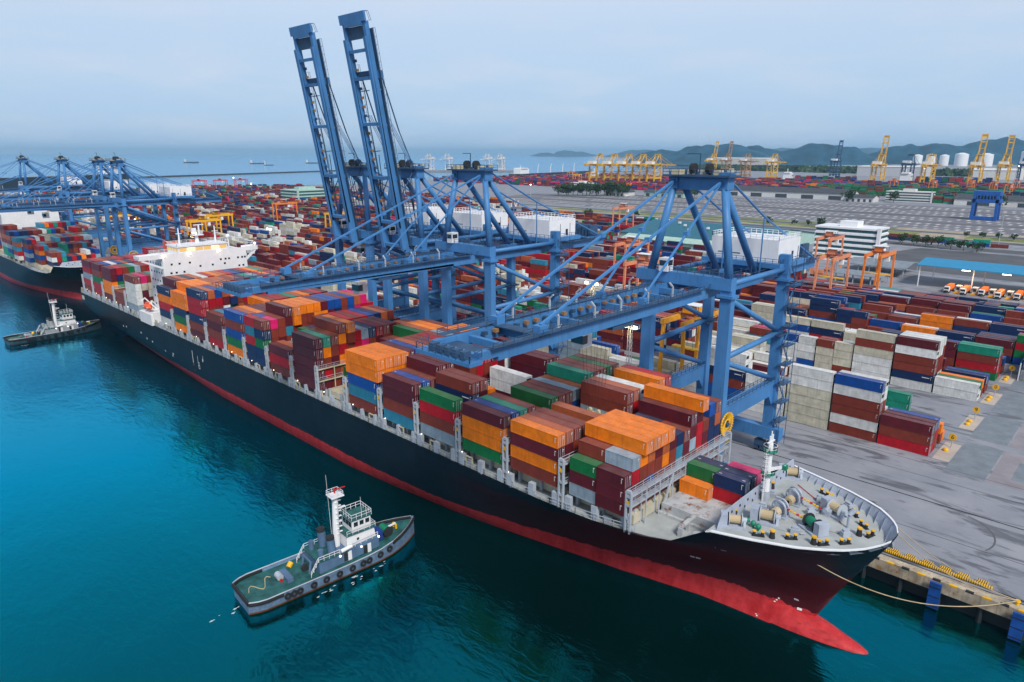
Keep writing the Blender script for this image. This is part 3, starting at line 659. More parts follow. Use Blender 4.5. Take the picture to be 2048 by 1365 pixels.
# edge pedestals, rails
ped = MB(); ped2 = MB()
for bx in BAYS:
    for s_ in (-1, 1):
        for dx in (0.2, 6.0, 11.8):
            hb = min(hb_at(bx + dx, 10), 20.6) - .45
            if hb < 14: continue
            ped.beam((bx + dx, CY + s_ * hb, DZ), (bx + dx, CY + s_ * hb, 12.9), 1.3 if bx > -120 else .7, .9, 0)
            ped.beam((bx + dx, CY + s_ * (hb - 2.8), DZ), (bx + dx, CY + s_ * (hb - 2.8), 12.9), .6, .6, 0)
spart(ped, 'container_pedestals', [GALV])
for s_ in (-1, 1):
    m = MB(); x = -378
    pts = []
    while x < -54: pts.append((x, CY + s_ * (hb_at(x, 10.3) - .12), 10.3)); x += 6
    m.rail(pts, 1.25, 0, .1, 2.0)
    for i, (px_, py_, pz_) in enumerate(pts[::1]):
        if i % 2 == 0 and px_ < -95:
            m.beam((px_, py_ - s_ * .3, 10.1), (px_, py_ - s_ * .3, 12.6), .25, .25, 1); m.beam((px_ + 2.0, py_ - s_ * .3, 10.1), (px_ + 2.0, py_ - s_ * .3, 12.6), .25, .25, 1); m.beam((px_, py_ - s_ * .3, 12.6), (px_ + 2.0, py_ - s_ * .3, 12.6), .25, .25, 1)
        if i % 3 == 1 and px_ < -60: m.box(px_ - .8, py_ - s_ * 1.3 - .4, 10.1, px_ + .8, py_ - s_ * 1.3 + .4, 11.2, 2)
    spart(m, 'side_railing', [GALV, CREAM, GALV])
dl = MB()
for x in range(-374, -90, 14): dl.sphere((x + 4.5, CY - 19.9, 12.9), .15, 0, 6, 4)
spart(dl, 'deck_lamps', LAMPW)
# lashing bridges between the bays
LBZ = 18.6
LB = MB()
def lash(bx, zt, hbm, yellow=False):
    m = MB(); x0, x1 = bx - 1.75, bx - .75
    ys = [CY - hbm + .5 + k * (2 * hbm - 1) / 8 for k in range(9)]
    for sgn in (-1, 1):
        y = CY + sgn * (hbm - .1)
        for xa in (x0, x1): m.box(xa - .14, y - .25, DZ, xa + .14, y + .25, zt + .9, 0)
        for zz in (DZ + 2.6, DZ + 5.2, zt - .2, zt + .7): m.box(x0, y - .22, zz, x1, y + .22, zz + .5, 0)
        m.box(x0 + .2, y - .2, zt - 1.6, x1 - .2, y + .2, zt - .9, 2)
    for y in ys[1:-1]:
        for xa in (x0, x1): m.beam((xa, y, DZ), (xa, y, zt), .16, .24, 1 if yellow else 0)
    for zz in (15.2, zt):
        m.box(x0, ys[0], zz - .22, x1, ys[-1], zz, 1 if yellow else 0)
        m.rail([(x1, ys[0], zz), (x1, ys[-1], zz)], 1.1, 0, .09, 2.4); m.rail([(x0, ys[0], zz), (x0, ys[-1], zz)], 1.1, 0, .09, 2.4)
    for k in (3, 5): m.beam((x1 + .1, ys[k], zt - .2), (x1 + .1, ys[k] + (2.6 if k == 5 else -2.6), DZ + 2), .25, .3, 0)
    spart(m, 'lashing_bridge', [GALV, CREAM, YEL])
for bx in BAYS:
    if bx in (-276.4,): continue
    hbm = min(20.3, hb_at(bx, 10.3) - .1)
    lash(bx, 19.2 if bx > -140 else 18.6, hbm, bx in (-161.0, -328, -147.1))
lash(-59.9, 17.2, 18.6)
# superstructure
m = MB(); SX0, SX1 = -297.5, -282
m.box(SX0, 97.2, DZ, SX1, 131, 36.4, 0)
m.box(SX0 + 2, 90.5, DZ, SX1 - 1, 97.2, 14.5, 0)
for yy, sg in ((97.2, -1), (131, 1)):       # bridge wings
    ye = 88.6 if sg < 0 else 136.2
    a, b_ = min(yy, ye), max(yy, ye)
    m.box(SX1 - 4.6, a, 35.9, SX1, b_, 36.4, 0); m.box(SX1 - .25, a, 36.4, SX1, b_, 37.6, 0); m.box(SX1 - 4.6, a, 36.4, SX1 - 4.35, b_, 37.6, 0)
    m.box(SX1 - 4.6, ye - .15, 36.4, SX1, ye + .15, 37.6, 0)
    m.beam((SX1 - .6, ye - sg * 1, 35.8), (SX1 - .6, yy, 32.2), 1.0, .7, 0)
m.box(SX0 + 4, 103.6, 36.4, SX1 - .4, 123.4, 39.6, 0); m.box(SX0 + 3.6, 103.2, 39.6, SX1 - .1, 123.8, 40.0, 0)
m.box(SX1 - .25, 97.2, 36.4, SX1, 131, 37.4, 0)
ss = spart(m, 'superstructure', [WHITE])
m = MB()
WARM = mat('lit_window_warm', (1, .62, .22), emit=1.6)
for k in range(6):
    ya = 104.2 + k * 3.2; m.box(SX1 - .42, ya, 37.9, SX1 - .36, ya + 2.7, 39.2, 0 if k in (1, 4) else 1)
for k in range(4): m.box(SX0 + 4.5 + k * 2.7, 103.56, 37.9, SX0 + 6.5 + k * 2.7, 103.63, 39.2, 1)
o = m.build('wheelhouse_windows', [WARM, mat('lit_window_dim', (.55, .35, .10), emit=.5)], ss)
o.data.transform(Matrix.Translation(-Vector(SB)))
m = MB()
for zz, ylist in ((33.0, (100, 103, 107, 119.5, 121.5, 123, 126.8, 128.6, 129.8)), (29.6, (99.5, 101.5, 104.5, 127, 128.8)), (31.2, (111, 116, 121)), (26, (100, 102, 104, 108, 112, 116, 120, 124, 128)), (22.5, (100, 104, 108, 112, 116, 120, 124, 128))):
    for y in ylist: m.box(SX1 - .02, y, zz, SX1 + .05, y + .8, zz + .75, 0)
for zz in (16, 19.4, 22.8, 26.2, 29.6, 33):
    for k in range(5): m.box(SX0 + 2 + k * 2.7, 97.14, zz, SX0 + 2.9 + k * 2.7, 97.23, zz + .8, 0)
o = m.build('window', [WIN], ss); o.data.transform(Matrix.Translation(-Vector(SB)))
m = MB(); m.rail([(SX1 - .3, 103.3, 40), (SX1 - .3, 123.6, 40), (SX0 + 4, 123.6, 40), (SX0 + 4, 103.3, 40), (SX1 - .3, 103.3, 40)], 1.1, 0, .1, 2)
m.rail([(SX0 + .2, 97.4, 36.4), (SX0 + .2, 130.8, 36.4)], 1.1, 0, .1, 2); m.rail([(SX0 + .2, 97.4, 36.4), (SX1, 97.4, 37.0)], 1.1, 0, .1, 2); m.rail([(SX1 - .3, 131, 37.4), (SX1 - .3, 135.8, 37.4), (SX1 - 4, 135.8, 37.4)], 1.6, 0, .12, 2)
spart(m, 'bridge_railing', WHITE)
m = MB()
for y in (107, 121.6): m.tube((-289, y, 40), (-289, y, 46.5), .4, 0, 8, .22); m.box(-289.2, y - 1.2, 44.2, -288.8, y + 1.2, 44.4, 0); m.beam((-290.5, y, 40), (-289, y, 44), .2, .2, 0)
m.tube((-290, 114.4, 40), (-290, 114.4, 43), .9, 0, 10, .5); m.box(-291.6, 112.4, 43, -288.4, 116.8, 43.3, 0); m.rail([(-288.5, 112.5, 43.3), (-288.5, 116.7, 43.3), (-291.5, 116.7, 43.3)], 1.2, 0, .12, 1.2)
m.box(-290.3, 112.6, 44.2, -289.7, 114.4, 46, 0); m.tube((-290, 115.6, 43), (-290, 115.6, 47), .35, 0); m.box(-290.2, 113.6, 47, -289.8, 117.6, 47.35, 0)
m.sphere((-287, 126, 41.9), .95, 0, 10, 6); m.tube((-287, 126, 37), (-287, 126, 41.2), .3, 0)
spart(m, 'radar_mast', WHITE)
m = MB(); m.box(-304.5, 106, 30, -299.5, 110.5, 40.2, 0); m.box(-304.5, 115, 30, -299.5, 119, 40.2, 0); m.box(-304, 107, 38.6, -300, 118, 40.6, 1)
for y in (108.5, 111, 113.5, 116): m.tube((-302, y, 40.4), (-302, y, 41.9), .55, 1, 8)
m.box(-299.7, 106, 10, -297.6, 119, 36, 2)
spart(m, 'funnel', [mat('orange_red_funnel', (.72, .10, .02), rough=.5), DARK, WHITE])
m = MB()
for y in (97.9, 103.5 + 4, 119.5): m.sphere((SX1 + .5, y, 37.0), .34, 0, 8, 5)
m.sphere((SX1 - 1, 135.6, 38.4), .4, 0, 8, 5)
spart(m, 'bridge_floodlight', LAMP)
m = MB(); m.sphere((-290, 92.2, 16.6), 1.35, 0, 12, 8, (2.5, 1, 1)); m.box(-291.4, 91.6, 17.4, -289.0, 92.8, 18.3, 0); m.box(-292.6, 91.0, 16.4, -287.4, 93.4, 16.6, 1)
spart(m, 'lifeboat', [mat('lifeboat_orange', (.75, .11, .03), rough=.4), WHITE])
m = MB()
for x in (-294, -286):
    m.beam((x, 96.5, 14.5), (x, 92.6, 19.5), .35, .45, 0); m.beam((x, 92.6, 19.5), (x, 91.6, 18.4), .3, .3, 0); m.beam((x, 95, 10.1), (x, 95, 18), .4, .4, 0)
m.box(-295, 91.3, 13.6, -284, 97, 13.9, 0); m.rail([(-295, 91.3, 13.9), (-284, 91.3, 13.9)], 1.1, 0, .1, 1.5); m.box(-284.4, 91.4, 10.1, -282.6, 94, 15.2, 0); m.box(-295, 91.4, 10.1, -293, 94, 13, 0)
spart(m, 'lifeboat_davit', WHITE)
# hull marks: tall gangway strip, draft marks, anchor recess
m = MB()
def hullmark(x, z0, z1, w, k=0):
    y0_, y1_ = CY - hb_at(x, z0) - .04, CY - hb_at(x, z1) - .04
    y2_, y3_ = CY - hb_at(x + w, z0) - .04, CY - hb_at(x + w, z1) - .04
    m.face([(x, y0_, z0), (x + w, y2_, z0), (x + w, y3_, z1), (x, y1_, z1)], k)
hullmark(-247.6, 2.6, 7.2, .4, 0); hullmark(-247.6, -.6, 2.4, .4, 1); hullmark(-239, 4.6, 5.8, .5); hullmark(-238.4, 5.0, 7.0, .25)
for x, z in ((-243.2, 1.2), (-242.2, 1.2), (-243.2, 3.6)): hullmark(x, z, z + 2.4, .25)
for z in (1.2, 2.3, 3.5): hullmark(-243.2, z, z + .22, 1.25)
for x, z in ((-322, 3), (-318, 3.4), (-300, 4), (-294, 2.6), (-288, 2.4), (-275, 1.2), (-268, .6), (-267, 1.6)): hullmark(x, z, z + .7, 1.0)
for i in range(13): hullmark(-39.9 - i * .22, -1.9 - i * .3 if i < 12 else -5, -1.75 - i * .3 if i < 12 else -4.9, .3)
for x, z in ((-37.5, .6), (-36.8, .9), (-55, 2.2), (-54, 2.2), (-60, 7.2), (-47, 9), (-36.4, -2.4), (-37.2, -1.0)): hullmark(x, z, z + .35, .8)
spart(m, 'hull_marks', [MARK, RED])
m = MB(); m.box(-379.3, CY - 20.0, 7.6, -378.98, CY - 16, 9, 0); m.face([(-377.6, CY - 20.66, 7.2), (-373.4, CY - 20.66, 7.2), (-373.4, CY - 20.66, 9.2), (-377.6, CY - 20.66, 9.2)], 0)
spart(m, 'stern_nameplate', CREAM)
# mooring ropes
def rope(label, a, b, sag, r=.07):
    mb = MB(); a, b = Vector(a), Vector(b); n = 24; pts = []
    for i in range(n + 1):
        t = i / n; p = a.lerp(b, t); p.z -= sag * 4 * t * (1 - t); pts.append(p)
    mb.path(pts, r, 0, 5); tag(mb.build('mooring_rope', ROPE), label, 'rope', 'bow mooring ropes')
rope('tan mooring rope sagging low over the water from the hull side', (-33.4, CY - 9.2, 13.2), (-8.2, QY + 1, .9), 4.2, .09)
rope('thin tan mooring rope from the bow tip across the quay edge', (-24.2, CY + 4.0, 15.8), (-8.2, QY + 1, .95), 2.2)
rope('thin tan mooring rope leaving the far bow side, nearest the striped barrier', (-26, CY + 7, 16.0), (-8.4, QY + 1.1, .9), 1.6)

# ------------------------------------------------------------------ containers
CT = []      # x0, L, y0, z0, h, colour, where-tuple
CWD = 2.39
def pick(r, pal='bbbbmmmmrrnnuosbgllytwp'): return r.choice(pal)
def col_fill(x0, L, y, z0, h, cols, where, top_first=True):
    n = len(cols)
    for t in range(n):
        CT.append((x0, L, y, z0 + t * h, h - .1, cols[n - 1 - t], where + (t, n)))
SHIP_BAYS = [ # x0, z0, h, port column top->bottom, heights, tops, second row colours
 (-88.8, 14.0, 2.65, 'omob', '4444341225554455', 'osbbysnggbswmlor', 'ombbbmonbbrynbbr'),
 (-103.2, 13.8, 2.65, 'moog', '4444334444455555', 'mutbosgbbystbbgb', 'ongbbrbmbubmrmbb'),
 (-117.7, 13.2, 2.75, 'grby', '4355432214035544', 'gbbbomnunwwummbg', 'rbnmsbrbbwwnmbbm'),
 (-131.9, 12.8, 2.9, 'mmbl', '4445543555555454', 'mubmmnnrrrmbbnmg', 'mrbbsnrbrbrmwmwn'),
 (-147.1, 12.6, 2.95, 'ooulb', '5555555555555555', 'oooomusbbrbybooo', 'oooonmbbmrbrbmrb'),
 (-161.0, 12.4, 2.9, '', '0002222344555554', 'bbbgwgmbmbgsooby', 'bmbbmbrmbrbryrbg'),
 (-174.6, 12.4, 2.95, 'mmmmm', '5556655555543344', 'mtbborynrbmpbgsb', 'mobobrpbmbbnbrbm'),
 (-189.3, 12.4, 2.9, 'mrb', '3323445555555554', 'msbwgnbmrbrunsbm', 'rbbbngrbmrbbmrnb'),
 (-204.1, 12.4, 2.95, '', '5556666666666665', 'bpbmoooomuubuspr', 'nbbmobboomnbuprr'),
 (-218.2, 12.4, 2.9, 'ubugo', '5555554444555555', 'usommbbnrbosupbr', ''),
 (-232.6, 12.4, 2.9, 'bmbr', '4444445555555555', 'blunsmobrbtsobrm', ''),
 (-247.7, 12.4, 2.95, 'nrrnbm', '6666666666666666', 'nsusounrbsrnsprb', 'rrrmnbrbmrnnbbrm'),
 (-262.2, 12.4, 2.95, 'oongo', '5666666666666666', 'oooosssbsmtyrors', 'ooobrmnrbbnrubrb'),
 (-276.4, 12.4, 2.95, 'nornw', '5666666666666666', 'nmsnswrosrunrots', 'obbnrnrmbrbmuntb'),
 (-313, 12.4, 2.95, 'bwwwy', '5555566666666666', 'bpbtsbrrmrprsbrm', 'wcccccrrmrbmbrmb'),
 (-328, 12.4, 2.9, 'bb', '2222222233344444', 'bbmbmbrbmbrrmrpb', ''),
 (-342.6, 12.4, 2.95, 'mmoom', '5555555555666666', 'mrbgybrrpbrmrlrb', 'mnobmbrnbmrbbrrm'),
 (-357.5, 12.4, 2.95, 'mbgrr', '5555555555666666', 'muwusnrrbpbrlrpm', ''),
 (-371.8, 12.4, 2.95, 'mryrb', '5555555555566666', 'mrsbbrmrpbrrblpr', '')]
r1 = random.Random(11)
def ROWY(j): return CY - 19.92 + j * 2.49
# foremost deck row of 20 ft boxes
for y, cl in ((CY - .1, 'nr'), (CY + 2.4, 'nr'), (CY + 4.9, 'pb')): col_fill(-54.5, 6.06, y, 12.35, 2.62, cl, ('fore', 0, 1))
for y, cl in ((CY - 2.0, 'o'), (CY + .45, 'gm'), (CY + 2.95, 'nb')): col_fill(-60.6, 6.06, y, 12.35, 2.62, cl, ('fore', 0, 0))
# first full row: split 20 ft stacks under a layer of long boxes
F1 = {0: ('gmy', 'mmm'), 1: ('bmbm', 'yrmb'), 2: ('bobm', 'obmb'), 3: ('mbmb', 'sbum'), 4: ('bmnb', 'mbbm'), 5: ('mbob', 'sobm'), 6: ('rmbb', 'mbbm'), 7: ('unmb', 'nlyb'), 8: ('nbmb', 'bmbr'), 9: ('mybo', 'mybs'), 10: ('bbrb', 'rrsb'), 11: ('unbm', 'bmrs'), 12: ('ubbm', 'nnnb'), 13: ('bsbm', 'snbb')}
for j, (aft, fore) in F1.items():
    y = ROWY(j + .35)
    col_fill(-74.2, 6.06, y, 13.2, 2.6, aft, ('ship', 1, j, 'aft')); col_fill(-68.0, 6.06, y, 13.2, 2.6, fore, ('ship', 1, j, 'front'))
for j in (2, 3, 4, 5, 9, 10, 12, 13):
    z = 13.2 + 2.6 * 4
    if j == 10: CT.append((-74.2, 12.19, ROWY(j + .35), z, 2.6, 'm', ('ship', 1, j, 'over', 4, 6))); z += 2.6
    L = 13.7 if j in (2, 3, 4, 5, 10) else 12.19
    CT.append((-74.7 if L > 13 else -74.2, L, ROWY(j + .35), z, 2.6, {9: 'm', 12: 'u', 13: 'b'}.get(j, 'o'), ('ship', 1, j, 'over', 5 if j == 10 else 4, 6 if j == 10 else 5)))
for k, (x0, z0, h, port, hts, tops, sec) in enumerate(SHIP_BAYS):
    bay = k + 2
    for j in range(16):
        n = int(hts[j]); y = ROWY(j)
        hbm = min(hb_at(x0 + 12, 10.3), 20.6)
        if n == 0 or abs(y + 1.22 - CY) > hbm - .6: continue
        c = [tops[j]] + ([sec[j]] if sec else [pick(r1)])
        while len(c) < n: c.append(pick(r1))
        c = c[:n]
        if j == 0 and port: c = list(port)
        if x0 == -204.1 and j < 3:
            col_fill(x0, 6.06, y, z0, h, ['rlrnn', 'uunbm', 'bbrbm'][j], ('ship', bay, j, 'aft')); col_fill(x0 + 6.2, 6.06, y, z0, h, ['bngnn', 'pbbmb', 'bbmmb'][j], ('ship', bay, j, 'front')); continue
        L = 12.19
        if tops[j] == 'o' and n >= 5 and j < 5:
            col_fill(x0, L, y, z0, h, c[2:] if len(c) > 2 else c[1:], ('ship', bay, j, ''))
            for q in range(2):
                CT.append((x0 - .6, 13.7, y, z0 + (n - 2 + q) * h, h - .1, c[1 - q], ('ship', bay, j, '', n - 2 + q, n)))
        else: col_fill(x0, L, y, z0, h, c, ('ship', bay, j, ''))
# second ship
S2X = -392.0
r2 = random.Random(5)
for b in range(18):
    x0 = -472 - b * 14.6
    if b in (6, 7): continue
    base = min(16, 10 + b * 2); n0 = [3, 4, 5, 5, 6, 7, 0, 0, 5, 5, 5, 5, 5, 5, 5, 5, 5, 5][b]
    run = 0; cc_ = 'b'
    for j in range(16):
        if abs(j - 7.5) > base / 2: continue
        if run <= 0: run = r2.randint(1, 4); n = max(1, n0 + r2.choice((-1, 0, 0, 0)))
        run -= 1
        pal = 'bbbmmrrnnuyloswt'
        if b == 3 and 6 <= j <= 9: pal = 'c'
        col_fill(x0, 12.19, ROWY(j), 12.4, 2.7, [r2.choice(pal) for _ in range(n)], ('ship2', b, j, ''))
# yard blocks
r3 = random.Random(23)
def slotx(i): return -48.1 - 12.75 * i
EXPL = {(0, 0): ['mbr', 'mbr', 'urb', '', 'ob', 'o'], (0, 1): ['uwbbwb', 'wwbbwb', 'www', 'yw', '', ''], (0, 2): ['wwcccc', 'wcccc', '', '', '', 'b'],
 (0, 3): ['wwww', 'wcbw', 'wwb', 'b', '', 'm'], (0, 4): ['wwnbuu', 'wwnbu', 'mbb', 'mb', '', 'b'], (0, 5): ['ww', 'www', 'www', 'mb', 'b', ''], (0, 6): ['cc', 'ccc', 'ngt', 'ngt', 'mb', 'm'],
 (0, 7): ['ww', 'ww', 'm', 'b', 'u', 'g'], (0, 8): ['ccc', 'cc', 'uuc', 'mm', 'm', 'm'], (0, 9): ['yyy', 'cc', 'llrnm', 'llcnm', 'unn', ''], (0, 10): ['cccc', 'ccccc', 'b', 'rm', '', 'g'], (0, 11): ['mm', 'bm', 'tnn', 'tn', 'b', 'm'],
 (1, 0): ['', '', '', '', '', ''], (1, 1): ['', 'tt', 'm', '', '', ''], (1, 2): ['', 'b', 'b', '', '', ''], (1, 3): ['b', 'b', 'bb', 'rb', '', ''], (1, 4): ['mb', 'wb', 'wbr', '', 'nb', ''],
 (2, 0): ['ww', 'gw', 'ob', '', 'nb', 'ub'], (2, 1): ['mwbbnw', 'wwbbnw', 'wwbbww', 'wbbbww', '', 'mbw'], (2, 2): ['cbcwww', 'mbcww', '', 'b', '', ''], (2, 3): ['bccc', 'bccc', 'wcc', 'cc', 'b', ''], (2, 4): ['uwww', 'cww', 'bcw', 'bw', '', ''], (2, 5): ['blwn', 'plwn', 'blw', 'bbw', 'm', ''],
 (3, 0): ['tbrg', 'tbrg', 'bbr', '', 'nb', 'ub'], (3, 1): ['mmbb', 'mmb', 'bb', '', 'nb', 'unb'], (3, 2): ['nbbg', 'nbbg', 'ubb', 'nb', '', 'nbb'], (3, 3): ['cww', 'www', 'wwb', '', '', 'u'], (3, 4): ['cnrw', 'wlr', 'wub', 'ww', '', ''], (3, 5): ['cuwu', 'ww', 'mw', '', '', ''], (3, 6): ['ccwcw', 'ccwcy', 'wwcw', '', 'b', ''],
 (4, -1): ['grgu', 'prgu', 'grb', '', 'm', ''], (4, 0): ['mbn', 'nlb', 'mlb', 'nbb', '', ''], (4, 1): ['nbb', 'mbb', 'nb', 'm', '', ''], (4, 2): ['obr', 'wmr', 'mr', 'mb', '', 'n'], (4, 3): ['bu', 'umu', 'rm', 'um', '', ''],
 (5, -1): ['nnb', 'mnb', 'nm', '', 'm', ''], (5, 0): ['nnb', 'mnb', 'rm', 'rm', 'm', ''], (5, 1): ['bnr', 'wmr', 'mr', '', 'b', ''], (5, 2): ['oob', 'mob', 'tg', '', '', ''], (5, 3): ['bw', 'bw', 'nu', 'wu', '', '']}
def yard_ok(k, x, y):
    if y > 400 and x > -205: return False
    if k > 9 and x > -385: return False
    if -990 < x < -925 and 500 < y < 590: return False
    if x < -1480: return False
    if y > 640 and x > -700: return False
    if -560 < x < -480 and k in (6,): return False
    return True
for k in range(20):
    y0 = 192.1 + 28 * k
    imin = 0 if k < 4 else (-1 if k < 6 else -2)
    run_n = 0
    for i in range(imin, 112):
        x0 = slotx(i)
        if not yard_ok(k, x0, y0): continue
        if (k, i) in EXPL: spec = EXPL[(k, i)]
        else:
            spec = []
            if i % 26 == 17: run_n = 0; continue
            if run_n <= 0 or i == imin:
                run_n = r3.randint(2, 6); white = r3.random() < (.45 if k < 3 else .14 if k < 9 else .07); hmax = r3.choice((3, 4, 4, 5, 5, 3) if k < 12 else (2, 3, 3, 4)); pal = r3.choice(('bbbmm', 'bbmmr', 'mmbbn', 'bmnnu', 'bbmoc', 'mrbbg', 'bbmms'))
            run_n -= 1; dom = r3.choice('bbmmn')
            for j in range(6):
                n = max(0, min(6 if not (k in (6, 7) and x0 > -160) else (3 if k == 6 else 2), hmax + r3.choice((-2, -1, -1, 0, 0, 0, 1)))); 
                if r3.random() < .08: n = 0
                spec.append(''.join((r3.choice('wwccwcb') if white and r3.random() < .8 else (dom if r3.random() < .3 else pick(r3, pal) if r3.random() < .5 else pick(r3, 'bbmrnuoslcgytrw' if k < 8 else 'bmrrnnuulpgtcsow'))) for _ in range(n)))
        half = (k * 7 + i * 5) % 6 == 0 and (k, i) not in EXPL
        for j, c in enumerate(spec):
            if not c: continue
            y = y0 + j * 2.72
            if half or (k, i) in ((2, 3), (2, 4), (1, 1)):
                col_fill(x0, 6.06, y, 0.02, 2.82, c, ('yard', k, i, j, 'a'))
                if len(c) > 1: col_fill(x0 + 6.2, 6.06, y, 0.02, 2.82, c[1:] + c[:1] if r3.random() < .6 else c[:-1], ('yard', k, i, j, 'b'))
            else: col_fill(x0, 12.19, y, 0.02, 2.82, c, ('yard', k, i, j, ''))
# the far terminal beyond the parking lot
r4 = random.Random(77)
for rowi in range(22):
    y = 1235 + rowi * 26
    for i in range(90):
        x = -1500 + i * 14 + rowi * 6
        if x > -160 or (rowi < 4 and (-720 < x < -340 or -260 < x)): continue
        if (i + rowi * 3) % 9 == 0 or r4.random() < .12: continue
        n = r4.choice((3, 4, 4, 5, 5)); pal = 'ggtgggbbmn' if (x > -560 and rowi < 14) else 'bbmmrrpnnuugo'
        c1 = r4.choice(pal)
        for q in range(3): col_fill(x, 12.19, y + q * 2.6, 0.02, 2.7, [c1 if r4.random() < .4 else r4.choice(pal) for _ in range(n)], ('far',))
# wagons and rows of boxes beside the road
for i in range(40):
    x = -640 + i * 15.5
    if x < -420: CT.append((x, 12.19, 683 + (x + 640) * -.02, 1.2, 2.6, r4.choice('nrwwmnwcr'), ('row', 0, 1)))
for i in range(26):
    x = -215 + i * 13.2
    if r4.random() < .12: continue
    for t in range(r4.choice((1, 2, 2))): CT.append((x, 12.19, 684 + r4.choice((0, 2.6)), .3 + t * 2.65, 2.6, r4.choice('bmrbunbt'), ('row', t, 2)))

# which faces are open, and which 300 show largest from the photograph's place
fwv = Vector((-sin(RAD(43.91)) * cos(RAD(15.35)), cos(RAD(43.91)) * cos(RAD(15.35)), -sin(RAD(15.35))))
rtv = Vector((cos(RAD(43.91)), sin(RAD(43.91)), 0)); upv = rtv.cross(fwv)
def project(p):
    d = Vector(p) - CAM; z = d.dot(fwv)
    return (512 + 687.1 * d.dot(rtv) / z, 341 - 687.1 * d.dot(upv) / z) if z > 1 else None
bv, bf = [], []
for (x, L, y, z, h, c, w) in CT:
    i = len(bv); bv += [(x + a * L, y + b * CWD, z + e * h) for a, b, e in ((0, 0, 0), (1, 0, 0), (1, 1, 0), (0, 1, 0), (0, 0, 1), (1, 0, 1), (1, 1, 1), (0, 1, 1))]
    bf += [(i, i + 1, i + 5, i + 4), (i + 1, i + 2, i + 6, i + 5), (i + 4, i + 5, i + 6, i + 7), (i + 2, i + 3, i + 7, i + 6), (i + 3, i, i + 4, i + 7)]
bvh = BVHTree.FromPolygons(bv, bf)
score = []
def area2(q): return abs(sum(q[a][0] * q[(a + 1) % len(q)][1] - q[(a + 1) % len(q)][0] * q[a][1] for a in range(len(q)))) / 2
for idx, (x, L, y, z, h, c, w) in enumerate(CT):
    s_ = 0
    if w[0] in ('far', 'row', 'ship2') or x < -640 or y > 420: score.append(0); continue
    for o, eu, ev in (((x, y - .01, z), (L, 0, 0), (0, 0, h)), ((x + L + .01, y, z), (0, CWD, 0), (0, 0, h)), ((x, y, z + h + .01), (L, 0, 0), (0, CWD, 0))):
        o, eu, ev = Vector(o), Vector(eu), Vector(ev)
        q = [project(p) for p in (o, o + eu, o + eu + ev, o + ev)]
        if None in q: continue
        A = area2(q); hit = 0
        if A < 3: continue
        for u in (.12, .5, .88):
            for v in (.2, .5, .8):
                p = o + eu * u + ev * v; pr = project(p)
                if not (0 <= pr[0] <= 1024 and 0 <= pr[1] <= 682): continue
                d = CAM - p
                if bvh.ray_cast(p + d.normalized() * .03, d.normalized())[0] is None: hit += 1
        s_ += A * hit / 9
    score.append(s_)
order = sorted(range(len(CT)), key=lambda i: -score[i])
KEEP = set(order[:300])
SIDE = ['port-edge', 'second', 'third', 'fourth', 'fifth', 'sixth', 'seventh', 'eighth', 'ninth', 'tenth', 'eleventh', 'twelfth', 'thirteenth', 'fourteenth', 'fifteenth', 'sixteenth']
def tier_word(t, n):
    if n == 1: return 'alone'
    if t == n - 1: return 'topmost'
    if t == 0: return 'lowest'
    return ordn(t + 1) + ' up'
BAYNAMES = {}
def clabel(cname, w):
    if w[0] == 'ship':
        _, bay, j, half, t, n = w
        hw = {'aft': 'rear half of ', 'front': 'front half of ', 'over': '', '': ''}[half]
        tw = 'long box topmost' if half == 'over' and t == n - 1 else tier_word(t, n)
        if bay in (1, 10) and not half: hw = ''
        return f"{cname} container {tw} in {ordn(j + 1)} stack from water, {hw}{ordn(bay)} row from bow"
    if w[0] == 'yard':
        _, k, i, j, half, t, n = w
        s = f"{ordn(i + 1 if k < 4 else (i + 2 if k < 6 else i + 3))}"
        hw = {'a': 'rear half ', 'b': 'front half ', '': ''}[half]
        return f"{cname} yard container {tier_word(t, n)}, {hw}{s} stack from the road, {ordn(k * 6 + j + 1)} line from quay"
    return ''
FORE = {}
labels = set(); cmesh = {}; dmesh = {}
MARKM = mat('container_code_white', (.6, .6, .6), rough=.6)
def container_mesh(L, h, c):
    key = (round(L, 2), round(h, 2), c)
    if key in cmesh: return cmesh[key]
    m = MB(); W_ = CWD; e = .11
    m.box(.06, .05, .12, L - .05, W_ - .05, h - .04, 0)
    for y in (0, W_ - e):
        for z in (0, h - e): m.box(e, y, z, L - e, y + e, z + e * (1.3 if z == 0 else 1), 0)
        for x in (0, L - e * 1.4): m.box(x, y - .004 * 0, 0, x + e * 1.4, y + e, h, 0)
    for x in (0, L - e):
        for z in (0, h - e): m.box(x + .002, e, z, x + e - .002, W_ - e, z + e, 0)
    rr = random.Random(hash((c, round(L))) & 255)
    if c not in 'wcy':
        m.box(L - .62, -.010, h * .42, L - .55, .0495, h * .72, 1); m.box(L - .62, -.010, h * .76, L - .3, .0495, h * .81, 1)
    if c == 'n' and L > 7: m.box(L * .74, -.01, h * .58, L * .92, .0495, h * .66, 1)
    if c in 'nu': m.box(.4, .9, h - .05, 1.0, 1.1, h - .034, 1); m.box(L - 1.0, .9, h - .05, L - .4, 1.1, h - .034, 1)
    me = m.mesh('shipping_container', [CM[c], MARKM]); cmesh[key] = me; return me
